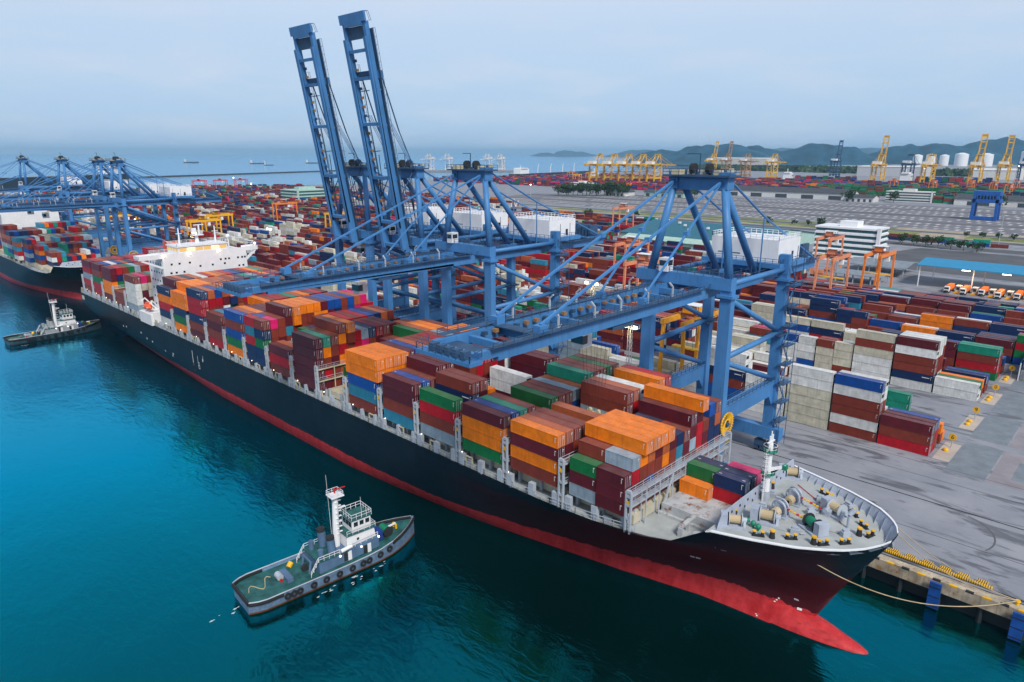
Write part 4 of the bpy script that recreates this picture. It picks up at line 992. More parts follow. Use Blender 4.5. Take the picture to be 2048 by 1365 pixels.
def door_mesh(h, c, reefer):
    key = (round(h, 2), c, reefer)
    if key in dmesh: return dmesh[key]
    m = MB()
    if reefer:
        m.box(0, .15, .2, .06, CWD - .15, h - .15, 0); m.box(.06, .35, h * .45, .10, CWD - .35, h * .8, 1); m.tube((.06, CWD * .5, h * .62), (.13, CWD * .5, h * .62), .36, 1, 10)
    else:
        for k in range(2): m.box(0, .14 + k * 1.09, .2, .05, 1.2 + k * 1.09, h - .16, 0)
        for y in (.42, .9, 1.52, 2.02): m.tube((.09, y, .15), (.09, y, h - .12), .035, 2, 5)
        m.box(.05, 1.6, h * .72, .062, 2.1, h * .8, 3); m.box(.05, 1.6, h * .6, .062, 1.8, h * .66, 3)
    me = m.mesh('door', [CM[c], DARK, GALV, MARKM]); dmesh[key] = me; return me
nkeep = 0
stuff = {k: ([], []) for k in CC}
for idx, (x, L, y, z, h, c, w) in enumerate(CT):
    if idx in KEEP:
        o = bpy.data.objects.new('shipping_container', container_mesh(L, h, c)); COL.objects.link(o); o.location = (x, y, z)
        dd = bpy.data.objects.new('refrigeration_unit' if c == 'w' and w[0] != 'fore' else 'door', door_mesh(h, c, c == 'w')); COL.objects.link(dd); dd.parent = o; dd.location = (L - .049, 0, 0)
        if w[0] == 'fore':
            q = FORE.setdefault((c, w[2], w[-2], w[-1]), [])
            lb = {('n', 1, 1, 2): 'navy container on a red one, %s of two just behind the breakwater', ('r', 1, 0, 2): 'short red container under a navy one, %s of two behind the breakwater', ('o', 0, 0, 1): 'single short orange container standing%s on the rusty fore hatch',
                  ('p', 1, 1, 2): 'pinkish red container%s behind the white foremast beside the navy ones', ('b', 1, 0, 2): 'brown container%s under the pinkish red one behind the white foremast',
                  ('g', 0, 1, 2): 'short green container%s between the single orange box and a navy one, foredeck', ('m', 0, 0, 2): 'maroon container%s under the short green one on the foredeck',
                  ('n', 0, 1, 2): 'short navy container%s beyond the green one by the foremost lashing bridge', ('b', 0, 0, 2): 'brown container%s under the navy one by the foremost lashing bridge'}[(c, w[2], w[-2], w[-1])]
            lb = lb % (('nearer' if not q else 'farther') if (c == 'r' or c == 'n' and w[2]) else ''); q.append(1)
        else: lb = clabel(CC[c][0], w)
        if len(lb.split()) > 16: lb = lb.replace(' from the road', ' from road').replace(' yard container', ' container')
        assert lb not in labels, lb
        labels.add(lb)
        tag(o, lb, 'container', 'containers stacked on the ship' if w[0] in ('ship', 'fore') else 'containers stacked in the yard')
        nkeep += 1
    else:
        V, F = stuff[c]; i = len(V)
        e = .03
        V += [(x + a * L, y + e + b * (CWD - 2 * e), z + f * h) for a, b, f in ((0, 0, 0), (1, 0, 0), (1, 1, 0), (0, 1, 0), (0, 0, 1), (1, 0, 1), (1, 1, 1), (0, 1, 1))]
        F += [(i, i + 1, i + 5, i + 4), (i + 1, i + 2, i + 6, i + 5), (i + 4, i + 5, i + 6, i + 7), (i + 2, i + 3, i + 7, i + 6), (i + 3, i, i + 4, i + 7)]
m = MB()
for k, c in enumerate(CC):
    V, F = stuff[c]; i = len(m.v); m.v += V; m.f += [tuple(a + i for a in f) for f in F]; m.m += [k] * len(F)
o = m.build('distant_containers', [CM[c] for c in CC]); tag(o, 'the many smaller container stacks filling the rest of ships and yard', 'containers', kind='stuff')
print('containers', len(CT), 'kept', nkeep, 'min score', score[order[min(299, len(order) - 1)]])

# ------------------------------------------------------------------ ship-to-shore cranes (origin: rail level under the seaward legs, mid width)
def make_crane(label, raised, loc, grp):
    R_ = thing('quay_crane', label, 'crane', loc, 0, grp)
    P = lambda mb, n, mats=CRANE, smooth=False: mb.build(n, mats, R_, None, smooth)
    HX = 9.7; YL = 28.8
    for sx in (-1, 1):
        for y in (0, YL):
            m = MB(); x = sx * HX
            m.beam((x, y, 5.2), (x, y, 47.2 if y == 0 else 52), 3.0 if y == 0 else 2.6, 2.0, 0, 2.6 if y == 0 else 2.4, 1.8)
            m.box(x - 1.9, y - 1.5, 45.6, x + 1.9, y + 1.5, 46.2, 0)
            P(m, 'leg')
    for y in (0, YL):
        m = MB(); m.box(-13.2, y - 1.2, 4.2, 13.2, y + 1.2, 7.4, 0); P(m, 'sill_beam')
        for k in range(4):
            xx = (-11.0, -8.0, 8.0, 11.0)[k]
            m = MB(); m.box(xx - 1.3, y - .7, 1.6, xx + 1.3, y + .7, 3.2, 0); m.beam((xx, y, 3.2), (xx, y, 4.2), 1, 1, 0)
            for dx in (-.75, .75): m.tube((xx + dx, y - .3, .72), (xx + dx, y + .3, .72), .62, 1, 12); m.box(xx + dx - .5, y - .6, .6, xx + dx + .5, y + .6, 1.7, 0)
            P(m, 'bogie', [CRANED, DARK])
    for sx in (-1, 1):
        x = sx * HX
        m = MB(); m.hexa([(x - .7, 1, 16.4), (x + .7, 1, 16.4), (x + .7, YL - 1, 16.4), (x - .7, YL - 1, 16.4), (x - .7, 1, 20.2), (x + .7, 1, 20.2), (x + .7, YL - 1, 20.2), (x - .7, YL - 1, 20.2)], 0)
        for y0, y1 in ((1, 3), (YL - 3, YL - 1)): m.hexa([(x - .68, y0, 13.6), (x + .68, y0, 13.6), (x + .68, y0 + .1, 13.6), (x - .68, y0 + .1, 13.6), (x - .68, 1, 16.4), (x + .68, 1, 16.4), (x + .68, 3.2, 16.4), (x - .68, 3.2, 16.4)] if y0 == 1 else [(x - .68, YL - 1.1, 13.6), (x + .68, YL - 1.1, 13.6), (x + .68, YL - 1, 13.6), (x - .68, YL - 1, 13.6), (x - .68, YL - 3.2, 16.4), (x + .68, YL - 3.2, 16.4), (x + .68, YL - 1, 16.4), (x - .68, YL - 1, 16.4)], 0)
        m.rail([(x + .9, 1, 20.2), (x + .9, YL - 1, 20.2)], 1.1, 1, .1, 2); m.rail([(x - .9, 1, 20.2), (x - .9, YL - 1, 20.2)], 1.1, 1, .1, 2); m.box(x - 1, 1, 20.2, x + 1, YL - 1, 20.3, 0)
        P(m, 'portal_beam', [CRANE, CRANED])
        for a, b, r in (((x, 1, 45.0), (x, YL - 1, 33.2), .62), ((x, 1, 31.8), (x, YL - 1, 32.4), .66), ((x, 1, 30.8), (x, YL - 1, 20.6), .62), ((x, .9, 48.4), (x, YL, 48.4), .62)):
            m = MB(); m.tube(a, b, r, 0, 12); P(m, 'brace_tube', CRANE, True)
        m = MB(); m.box(x - 1.9, YL - 3.5, 32.2, x + 1.9, YL + 2.2, 32.5, 0); m.rail([(x + 1.8, YL - 3.4, 32.5), (x + 1.8, YL + 2.1, 32.5)], 1.1, 0, .1, 1.5); P(m, 'leg_platform', CRANED)
    m = MB(); m.box(-13, -1.2, 47.2, 10.9, 1.2, 49.8, 0); m.rail([(-13, -1.1, 49.8), (10.8, -1.1, 49.8)], 1.1, 1, .1, 2); P(m, 'cross_beam', [CRANE, CRANED])
    m = MB(); m.box(-11, YL - 1, 47.2, 11, YL + 1, 49.6, 0); P(m, 'cross_beam')
    for sx in (-1, 1):
        m = MB(); x = 5.0 * sx - .2
        m.box(x - .55, -3, 44.9, x + .55, 60, 47.15, 0)
        m.rail([(x + sx * 1.5, -2, 47.15), (x + sx * 1.5, 60, 47.15)], 1.1, 1, .1, 2.2); m.box(min(x, x + sx * 1.6), -2, 47.16, max(x, x + sx * 1.6), 60, 47.26, 1)
        P(m, 'girder', [CRANE, CRANED])
    m = MB()
    for y in (4, 12, 22, 34, 46, 59): m.box(-4.7, y, 45.4, 4.3, y + .8, 46.6, 0)
    m.box(-5, 52, 47.3, 4.6, 60, 47.6, 0)
    for k in range(6): m.box(-4 + k * 1.4, 54, 47.6, -3.2 + k * 1.4, 58.5, 50.5 + (k % 2), 1)
    P(m, 'girder_ties', [CRANE, CRANED])
    # boom, hinged at y=-3
    b = MB(); w = MB(); BL = 69.5
    for sx in (-1, 1):
        x = 5.0 * sx - .2
        b.hexa([(x - .6, -BL, 45.6), (x + .6, -BL, 45.6), (x + .6, -3, 44.9), (x - .6, -3, 44.9), (x - .6, -BL, 46.9), (x + .6, -BL, 46.9), (x + .6, -3, 47.3), (x - .6, -3, 47.3)], 0)
        b.box(x - .6, -BL + 4, 44.9, x + .6, -10, 45.6, 0)
        for yy in (-15, -24, -33, -41, -51):
            w.beam((x + sx * .3, yy, 47.1), (x + sx * .3, yy, 49.4), .28, .28, 2); w.beam((x + sx * .3, yy, 49.4), (x - sx * .6, yy, 50.2), .28, .28, 2)
        w.rail([(x + sx * 1.5, -BL + 2, 47.1), (x + sx * 1.5, -4, 47.1)], 1.1, 1, .09, 2.2); w.rail([(x - sx * .8, -BL + 11, 47.1), (x - sx * .8, -4, 47.1)], 1.0, 1, .08, 2.2)
        w.box(min(x, x + sx * 1.6), -BL + 2, 47.32, max(x, x + sx * 1.6), -4, 47.42, 1)
        b.box(x - .9, -56.2, 46.8, x + .9, -54.2, 48.6, 0); b.box(x - .8, -26, 47.2, x + .8, -24.6, 48.6, 0)
        for k in range(20): w.box(x - sx * 1.2 - .2, -60 + k * 2.6, 46.2, x - sx * 1.2 + .6, -59.2 + k * 2.6, 46.8, 3 if k % 3 else 1)
    for y in (-BL, -BL + 7, -55, -42, -26, -12, -4.5): b.box(-4.6, y, 45.3, 4.2, y + .9, 46.5, 0)
    b.box(-6.6, -BL - 2.6, 45.3, 6.0, -BL, 45.9, 0); w.rail([(-6.5, -BL - 2.5, 45.9), (5.9, -BL - 2.5, 45.9), (5.9, -BL, 46.5)], 1.1, 1, .09, 1.4); w.rail([(-6.5, -BL - 2.5, 45.9), (-6.5, -BL, 46.5)], 1.1, 1, .09, 1.4)
    for k in range(5): w.box(-4 + k * 1.8, -BL - 2, 45.9, -3 + k * 1.8, -BL - .6, 47.2, 1)
    w.box(-6.6, -56.5, 46.95, 6, -54, 47.15, 1)
    w.box(-4.4, -BL + 1, 46.0, 4, -BL + 4.4, 46.2, 1)
    if raised:
        M = Matrix.Translation((0, -3, 46)) @ Matrix.Rotation(RAD(-80.5), 4, 'X') @ Matrix.Translation((0, 3, -46)); b.xf(M); w.xf(M)
        for q in (0, 1):
            for sx in (-3.6, 3.2): w.tube(M @ Vector((sx, -10, 47)), M @ Vector((sx, -52 + q * 20, 47.6 + q)), .13, 1, 5)
    P(b, 'boom'); P(w, 'boom_walkway', [CRANE, CRANED, GALV, mat('trolley_rail_rust', (.30, .16, .06), rough=.7)])
    # apex frame
    AX = 6.0; AZ = 71.5; AY = 2.4
    for sx in (-1, 1):
        m = MB(); m.tube((sx * HX, 0, 49.6), (sx * AX, AY - .5, AZ - 2), .95, 0, 14, .8); P(m, 'mast_leg', CRANE, True)
        m = MB(); m.tube((sx * 5.0 - .2, 23.0, 47.4), (sx * AX * .8, AY + 1, AZ - 2), .82, 0, 14); P(m, 'back_leg', CRANE, True)
        m = MB(); m.tube((sx * 5.4, AY + 1, AZ - .6), (sx * 5.0, 25.2, 60.9), .27, 0, 8); m.tube((sx * 5.0, 25.2, 60.9), (sx * 5.0, 60, 47.2), .27, 0, 8); m.beam((sx * 5.0, 25.2, 60.9), (sx * 5.0, 25.2, 47.2), .22, .3, 0); P(m, 'backstay')
    m = MB(); m.box(-AX - 1.0, AY - 1, AZ - 3.6, AX + 1.0, AY + 1.2, AZ - .8, 0)
    for sx in (-1, 1): m.box(sx * AX - 1.1, AY - 1.4, AZ - 3.4, sx * AX + 1.1, AY + 1.6, AZ + .2, 0)
    m.box(-8, AY - 2.6, AZ - .8, 8, AY + 2.8, AZ - .4, 1)
    m.rail([(-8, AY - 2.5, AZ - .4), (8, AY - 2.5, AZ - .4), (8, AY + 2.7, AZ - .4), (-8, AY + 2.7, AZ - .4), (-8, AY - 2.5, AZ - .4)], 1.2, 1, .1, 2)
    for x in (-1.9, 1.9): m.tube((x - .5, AY, AZ + .9), (x + .5, AY, AZ + .9), 1.15, 2, 14)
    m.beam((-.4, AY, AZ), (-.4, AY, AZ + 4), .18, .18, 1); m.beam((-.4, AY, AZ + 4), (-3.6, AY, AZ + 4), .18, .18, 1)
    m.box(-6.5, AY - 1.5, AZ - .4, -4.6, AY + 1, AZ + .7, 3); m.box(3.6, AY - 1, AZ - .4, 4.8, AY + 1, AZ + .6, 3)
    for k in range(9): m.box(-7 + k * 1.6, AY + 1.2, AZ - .4, -6.3 + k * 1.6, AY + 2.2, AZ + .2 + (k % 3) * .4, 1 if k % 2 else 3)
    P(m, 'apex_head', [CRANE, CRANED, DARK, CREAM])
    for sx in (-1, 1):
        x = 5.0 * sx - .2
        if not raised:
            for (yb, zb, r) in ((-55.2, 48.6, .34), (-25.4, 48.6, .26)):
                m = MB(); a = Vector((sx * (AX - .3), AY - 1.2, AZ - 1.6)); c = Vector((x, yb, zb)); mid = a.lerp(c, .47)
                m.beam(a, c, r * 1.5, r * 1.1, 0); m.box(mid.x - .5, mid.y - .6, mid.z - .45, mid.x + .5, mid.y + .6, mid.z + .45, 0); P(m, 'forestay')
        else:
            m = MB(); a = Vector((sx * (AX - .3), AY - 1.2, AZ - .6))
            for q, yb in ((0, -55.2), (1, -25.4)):
                c = M @ Vector((x, yb, 48.6)); kn = Vector((x, -3.4 - q * .6, 56 + 6 * q + (0 if q else 26)))
                m.tube(c, kn, .2, 1, 6); m.tube(kn, a, .16, 1, 6)
            for q in range(3): m.tube(a + Vector((-sx * q * .8, 0, 1)), M @ Vector((x - sx * q * .9, -44, 48.2)), .09, 0, 5)
            P(m, 'forestay', [CRANE, CRANED])
            m = MB()
            for q in range(4): m.tube((sx * (1 + q * .9), AY - 1, AZ - 1.5), (sx * (1 + q * .9), 6 - q, 48), .12, 0, 5)
            P(m, 'hoist_ropes', CRANED)
    m = MB()
    for k in range(7):
        xx = -8 + k * 2.5; m.box(xx, 1.5, 49.0, xx + 1.2, 3.0, 49.9 + (k % 3) * .5, 1); m.beam((xx, 1.4, 47.3), (xx, 1.4, 52.5 if k % 2 else 50.5), .12, .12, 1)
    m.box(-9, 1.2, 48.6, 9, 3.6, 48.9, 0); m.rail([(-9, 3.6, 48.9), (9, 3.6, 48.9)], 1.1, 1, .09, 1.5)
    for k in range(8): yy = 5 + k * 2.6; m.beam((-6.4, yy, 47.3), (-6.4, yy, 49.6), .12, .12, 1); m.beam((6.2, yy, 47.3), (6.2, yy, 49.2 + k % 2), .12, .12, 1)
    m.tube((-5.8, 3, 48), (-5.8, 26, 48), .12, 1, 5); m.tube((-3, 3, 48.2), (-3, 26, 48.2), .09, 1, 5); m.tube((2.6, 3, 48.2), (2.6, 26, 48.2), .09, 1, 5)
    P(m, 'portal_gear', [CRANE, CRANED])
    # machinery house
    m = MB(); hx0, hx1, hy0, hy1, hz0, hz1 = -9.5, 8.2, 27.6, 40.5, 49.8, 55.2
    m.box(hx0, hy0, hz0, hx1, hy1, hz1, 0)
    h = P(m, 'machinery_house', [WHITE])
    m = MB(); m.rail([(hx0, hy0, hz1), (hx1, hy0, hz1), (hx1, hy1, hz1), (hx0, hy1, hz1), (hx0, hy0, hz1)], 1.1, 0, .12, 1.4); m.build('roof_railing', [WHITE], h)
    m = MB(); m.box(hx1 - .0, hy0 + 8, hz0 + .2, hx1 + .06, hy0 + 9.1, hz0 + 2.2, 0); m.box(hx1, hy0 + 4.2, hz0 + 1.0, hx1 + .06, hy0 + 5, hz0 + 1.8, 0); m.box(hx0 + 2, hy0 - .06, hz0 + 1.4, hx0 + 8, hy0, hz0 + 1.6, 0)
    m.build('door', [WIN], h)
    m = MB(); m.box(hx0 - 1.5, hy0 - 2, 48.6, hx1 + 1.6, hy1 + 1, 49.78, 0); m.rail([(hx0 - 1.4, hy0 - 1.9, 49.8), (hx1 + 1.5, hy0 - 1.9, 49.8), (hx1 + 1.5, hy1, 49.8)], 1.1, 1, .1, 1.8); P(m, 'house_platform', [CRANE, CRANED])
    # checker cabin, trolley and operator cabin
    m = MB(); m.box(-6.6, -1.9, 49.8, -4.4, .6, 52.8, 0); m.box(-6.45, -1.96, 51.1, -4.55, -1.88, 52.3, 1); m.box(-4.42, -1.6, 51.1, -4.36, .3, 52.3, 1); P(m, 'control_cabin', [WHITE, WIN])
    ty = -32 if not raised else 9
    m = MB(); m.box(-5.6, ty - 3.4, 44.0, 5.2, ty + 3.4, 44.7, 0)
    m.box(-1.8, ty - 6.8, 40.4, .9, ty - 4.0, 43.6, 1); m.box(-1.9, ty - 6.9, 41.2, 1.0, ty - 5.5, 42.8, 2); m.beam((-.4, ty - 5, 43.6), (-.4, ty - 3, 44.3), .8, .5, 3)
    P(m, 'trolley', [CRANED, WHITE, WIN, YEL])
    # stair tower on the landward bow-side leg
    m = MB(); x0 = HX + 1.4
    for lev in range(9):
        z = 4.5 + lev * 5; m.box(x0 - .1, YL - 1.6, z, x0 + 2.0, YL + 3.2, z + .12, 0); m.rail([(x0 + 1.9, YL - 1.5, z), (x0 + 1.9, YL + 3.1, z)], 1.1, 1, .09, 1.2)
        a = (x0 + .7, YL - 1.2, z); c = (x0 + .7, YL + 2.8, z + 5)
        m.beam(a if lev % 2 else (a[0], c[1], a[2]), c if lev % 2 else (c[0], a[1], c[2]), .12, .14, 0); m.rail([a if lev % 2 else (a[0], c[1], a[2]), c if lev % 2 else (c[0], a[1], c[2])], .9, 1, .07, 1.2)
    for yy in (YL - 1.5, YL + 3.1): m.beam((x0 + 1.9, yy, 2.5), (x0 + 1.9, yy, 54.5), .12, .12, 0)
    P(m, 'stair_tower', [CRANED, CRANE])
    # cable reel
    m = MB(); cx = HX + 1.9
    m.ring((cx, .9, 16.6), (1, 0, 0), 2.6, .22, 0, 28); m.ring((cx, .9, 16.6), (1, 0, 0), 1.1, .2, 0, 14); m.tube((cx - .5, .9, 16.6), (cx + .5, .9, 16.6), .5, 1, 10)
    for k in range(28):
        a = 2 * pi * k / 28; m.beam((cx, .9 + cos(a), 16.6 + sin(a)), (cx + .25, .9 + 2.9 * cos(a), 16.6 + 2.9 * sin(a)), .16, .12, 0)
    m.beam((HX, .9, 16.6), (cx, .9, 16.6), .6, .6, 1)
    P(m, 'cable_reel', [YEL, CRANED])
    m = MB()
    m.sphere((8.0, .5, 45.0), .22, 0, 6, 4)
    P(m, 'floodlight', LAMP)
    return R_
SY = 136.9
G_ = 'blue gantry cranes along the quay'
crane = make_crane('blue gantry crane with lowered boom nearest the ship bow', False, (-77, SY, 0), G_)
dup(crane, (-150.3, SY, 0), None, 'blue gantry crane with lowered boom, second from the ship bow')
crane_up = make_crane('blue gantry crane with raised boom, the nearer of the raised pair', True, (-181, SY, 0), G_)
dup(crane_up, (-209.5, SY, 0), None, 'blue gantry crane with raised boom, the farther of the raised pair')
for x, l in ((-457, 'blue gantry crane with lowered boom, nearest of four above the second ship'), (-491, 'blue gantry crane with lowered boom, second nearest above the second ship'),
             (-571, 'blue gantry crane with lowered boom, third nearest above the second ship'), (-684, 'blue gantry crane with lowered boom, leftmost over the second ship')): dup(crane, (x, SY, 0), None, l)
# second container ship: the same class of hull, built as its own thing
ship2 = thing('container_ship', 'dark hulled container ship behind the tugboat, its bow hidden by another stern', 'ship', (SB[0] + S2X, CY, WZ))
for ch in ship.children:
    if ch.name.split('.')[0] in ('hull', 'deck', 'forecastle_deck', 'bulwark', 'wave_breaker', 'side_railing', 'hatch_cover'):
        c = ch.copy(); COL.objects.link(c); c.parent = ship2
m = MB(); m.box(-577, 97, 10, -562, 130, 38, 0); m.box(-575, 90, 36, -563, 134, 38.6, 0); m.box(-574, 104, 38.6, -563, 122, 41.8, 0); m.tube((-570, 112, 41.8), (-570, 112, 50), .5, 0); m.box(-563.2, 105, 39.6, -562.9, 121, 41.2, 1)
m.build('superstructure', [WHITE, WIN], ship2, (SB[0] + S2X, CY, WZ))
# spreader hanging from the trolley over the ship hold
sp_ = thing('spreader', 'yellow spreader frame hanging on ropes over the green container in the hold', 'spreader', (-84.5, 113.5, 19.6))
m = MB(); m.box(-3.0, -.5, 0, 3.0, .5, .7, 0); m.box(-3.4, -1.2, -.1, -2.6, 1.2, .5, 0); m.box(2.6, -1.2, -.1, 3.4, 1.2, .5, 0); m.box(-1.4, -1.0, .6, 1.4, 1.0, 1.5, 1)
for k in (-1, 1): m.tube((k * 1.1, -.3, 1.9), (k * 1.1, .3, 1.9), .55, 1, 10)
m.build('frame', [YEL, CREAM], sp_)
m = MB()
for x in (-1.4, -.8, .8, 1.4):
    for y in (-.8, .8): m.tube((x, y, 1.6), (x * 2.2, y * 2.4, 24.4), .035, 0, 4)
m.build('hoist_rope', DARK, sp_)

# ------------------------------------------------------------------ tugboats
TUGH = mat('tug_blue_grey_hull', (.13, .22, .34), rough=.5, var=.25, scale=.8, rust=.62, rustcol=(.30, .11, .02), streak=.2)
TUGD = mat('tug_green_deck', (.018, .10, .098), rough=.6, var=.45, scale=.5, rust=.3, streak=.3)
TUGB = mat('tug_house_blue_grey', (.085, .155, .26), rough=.5, var=.15, streak=.3)
RUSTB = mat('rust_red_bottom', (.26, .075, .03), rough=.7, var=.3)
def tug_sec(x):        # half breadth and sheer along the boat, x 0 stern .. 38 bow
    if x < 3: hb = 3.9 + 1.1 * math.sin(min(1, x / 3) * pi / 2)
    elif x < 24: hb = 5.0
    else: hb = 5.0 * max(0, 1 - ((x - 24) / 14.0) ** 2.3)
    sh = 2.0 + 1.7 * max(0, (x - 16) / 22) ** 2
    return hb, sh
def make_tug(label, loc, rz):
    T = thing('tugboat', label, 'tugboat', loc, rz, 'tugboats beside the container ship')
    P = lambda mb, n, mats, smooth=False: (mb.xf(Matrix.Translation((-19, 0, 0))), mb.build(n, mats, T, None, smooth))[1]
    xs = [0, .6, 1.5, 3, 6, 10, 15, 20, 24, 27, 30, 32.5, 34.5, 36, 37, 37.6, 38]
    h = MB(); secs = []
    for x in xs:
        hb, sh = tug_sec(x); hb = max(hb, .05)
        lv = [(-1.5, .55), (-.1, .9), (.45, .95), (sh, 1), (sh + .75, 1.02)]
        secs.append([(x, -hb * k, z) for z, k in reversed(lv)] + [(x, hb * k, z) for z, k in lv])
    h.loft(secs, 0, False, lambda a, b: 1 if b in (2, 3, 4, 5, 6) else 0); h.face(list(reversed(secs[0])))
    P(h, 'hull', [TUGH, RUSTB])
    d = MB(); d.loft([[(x, -max(.03, tug_sec(x)[0] - .05), tug_sec(x)[1]), (x, max(.03, tug_sec(x)[0] - .05), tug_sec(x)[1])] for x in xs]); P(d, 'deck', TUGD)
    f = MB()
    for sg in (-1, 1):
        pts = [(x, sg * (tug_sec(x)[0] * 1.02 + .05), tug_sec(x)[1] + .72) for x in xs if tug_sec(x)[0] > .2]
        f.path(pts, .12, 1, 6)
        pts2 = [(x, sg * (tug_sec(x)[0] + .12), tug_sec(x)[1] + .3) for x in xs if x <= 6]; f.path(pts2, .33, 0, 8)
        pts3 = [(x, sg * (tug_sec(x)[0] + .12), tug_sec(x)[1] + .45) for x in xs if x >= 30 and tug_sec(x)[0] > .15]; f.path(pts3, .38, 0, 8)
    f.tube((0, -3.9, 2.3), (0, 3.9, 2.3), .36, 0, 8)
    P(f, 'fender_band', [RUBBER, GALV])
    for sg in (-1, 1):
        for x in (6.8, 8.0, 9.2, 12.0, 14.6, 17.4, 20.2, 22.6, 24.0, 26.6, 29.0):
            hb, sh = tug_sec(x); t = MB(); t.ring((x, sg * (hb + .22), sh - .35), (0, 1, 0), .48, .22, 0, 14); t.tube((x, sg * (hb + .1), sh - .3), (x, sg * (hb + .05), sh + .7), .03, 0, 4)
            P(t, 'tyre_fender', RUBBER)
    b = MB(); b.hexa([(14.2, -3.3, 2.0), (27.6, -3.0, 2.6), (27.6, 3.0, 2.6), (14.2, 3.3, 2.0), (14.2, -3.2, 4.5), (27.6, -2.9, 4.9), (27.6, 2.9, 4.9), (14.2, 3.2, 4.5)], 0)
    b.box(14.0, -3.4, 4.5, 20.5, 3.4, 4.62, 1)
    P(b, 'deckhouse', [TUGB, TUGD])
    for sg in (-1, 1):
        for x in (20.4, 24.8):
            m = MB(); m.box(x, sg * 3.16 - .05, 2.35, x + .8, sg * 3.16 + .08, 4.3, 0); m.box(x - .9, sg * 3.2 - .04, 2.5, x - .1, sg * 3.2 + .04, 4.2, 1); P(m, 'door', [WHITE, DARK])
    wv = MB(); wv.hexa([(20.6, -2.5, 4.6), (27.2, -2.4, 4.9), (27.2, 2.4, 4.9), (20.6, 2.5, 4.6), (20.8, -2.4, 7.2), (26.9, -2.3, 7.3), (26.9, 2.3, 7.3), (20.8, 2.4, 7.2)], 0)
    wv.box(20.6, -2.7, 7.2, 27.2, 2.7, 7.35, 1); wv.box(22.2, -2.1, 7.35, 26.4, 2.1, 9.9, 0); wv.box(22.0, -2.3, 9.9, 26.7, 2.3, 10.05, 1)
    wh = P(wv, 'wheelhouse', [WHITE, TUGD])
    m = MB()
    for sg in (-1, 1):
        for k in range(3): m.box(22.6 + k * 1.3, sg * 2.1 - .04, 8.5, 23.5 + k * 1.3, sg * 2.1 + .04, 9.45, 0)
        m.box(22.9, sg * 2.44 - .06, 5.6, 23.4, sg * 2.44 + .06, 6.1, 0)
    for k in range(3): m.box(26.36, -1.8 + k * 1.25, 8.4, 26.46, -.7 + k * 1.25, 9.5, 0); m.box(22.16, -1.8 + k * 1.25, 8.4, 22.24, -.7 + k * 1.25, 9.5, 0)
    m.xf(Matrix.Translation((-19, 0, 0))); m.build('window', WIN, wh)
    m = MB()
    m.rail([(22.1, -2.2, 10.05), (26.6, -2.2, 10.05), (26.6, 2.2, 10.05), (22.1, 2.2, 10.05), (22.1, -2.2, 10.05)], 1.2, 0, .08, 1.1)
    m.rail([(20.7, -2.65, 7.35), (27.1, -2.65, 7.35), (27.1, 2.65, 7.35), (20.7, 2.65, 7.35)], 1.0, 0, .07, 1.2)
    m.rail([(14.1, -3.3, 4.62), (18.6, -3.3, 4.62)], 1.0, 0, .08, 1.1); m.rail([(14.1, 3.3, 4.62), (18.6, 3.3, 4.62)], 1.0, 0, .08, 1.1); m.rail([(20.8, -3.1, 4.75), (27.4, -2.9, 4.95)], 1.0, 0, .08, 1.2); m.rail([(20.8, 3.1, 4.75), (27.4, 2.9, 4.95)], 1.0, 0, .08, 1.2)
    for sg in (-1, 1): m.rail([(14.1, sg * 3.3, 4.62), (12.4, sg * 3.3, 2.05)], 1.0, 0, .09, .8)
    P(m, 'railing', WHITE)
    m = MB(); m.tube((19.6, 0, 4.6), (20.0, 0, 16.0), .72, 0, 12, .58)
    for k in range(7): m.box(19.9, -.2, 7.4 + k * 1.15, 21.1, .2, 7.5 + k * 1.15, 0); m.box(19.6, -.85, 7.4 + k * 1.15, 20, .85, 7.48 + k * 1.15, 0)
    m.box(18.7, -1.3, 15.6, 21.4, 1.3, 15.8, 0); m.rail([(18.8, -1.2, 15.8), (21.2, -1.2, 15.8), (21.2, 1.2, 15.8), (18.8, 1.2, 15.8), (18.8, -1.2, 15.8)], .9, 0, .07, 1.2)
    m.tube((20, 0, 15.8), (20, 0, 17.2), .16, 1); m.box(19.9, -.3, 16.9, 22.2, -.1, 17.05, 1); m.tube((18.8, .2, 7.5), (18.5, .2, 20.5), .035, 0, 4); m.tube((24.6, -1.9, 10), (24.5, -1.9, 14.5), .04, 0, 4); m.box(20.4, -.3, 12.6, 22, .2, 12.8, 0)
    P(m, 'mast', [WHITE, RED])
    for sg in (-1, 1):
        m = MB(); m.tube((17.6, sg * 2.0, 4.6), (17.4, sg * 2.0, 8.0), .85, 0, 14, .8); m.tube((17.4, sg * 2.0, 7.9), (17.35, sg * 2.0, 8.5), .84, 1, 14, .84); m.tube((15.2, sg * 2.1, 4.6), (15.2, sg * 2.1, 6.4), .55, 0, 12); P(m, 'funnel', [TUGB, DARK])
    m = MB(); m.tube((19, -3.0, 4.9), (21.4, -3.0, 5.2), .4, 0, 10); m.tube((19, 3.0, 4.9), (21.4, 3.0, 5.2), .4, 0, 10); P(m, 'life_raft', WHITE)
    m = MB(); m.box(27.7, -1.6, 2.8, 29.3, 1.6, 5.0, 0); P(m, 'tarpaulin_cover', mat('blue_tarpaulin', (.01, .04, .22), rough=.8))
    m = MB(); m.tube((30.8, -1.3, 3.9), (30.8, 1.3, 3.9), .9, 0, 14)
    for yy in (-1.4, 1.3): m.tube((30.8, yy, 3.9), (30.8, yy + .12, 3.9), 1.15, 1, 14)
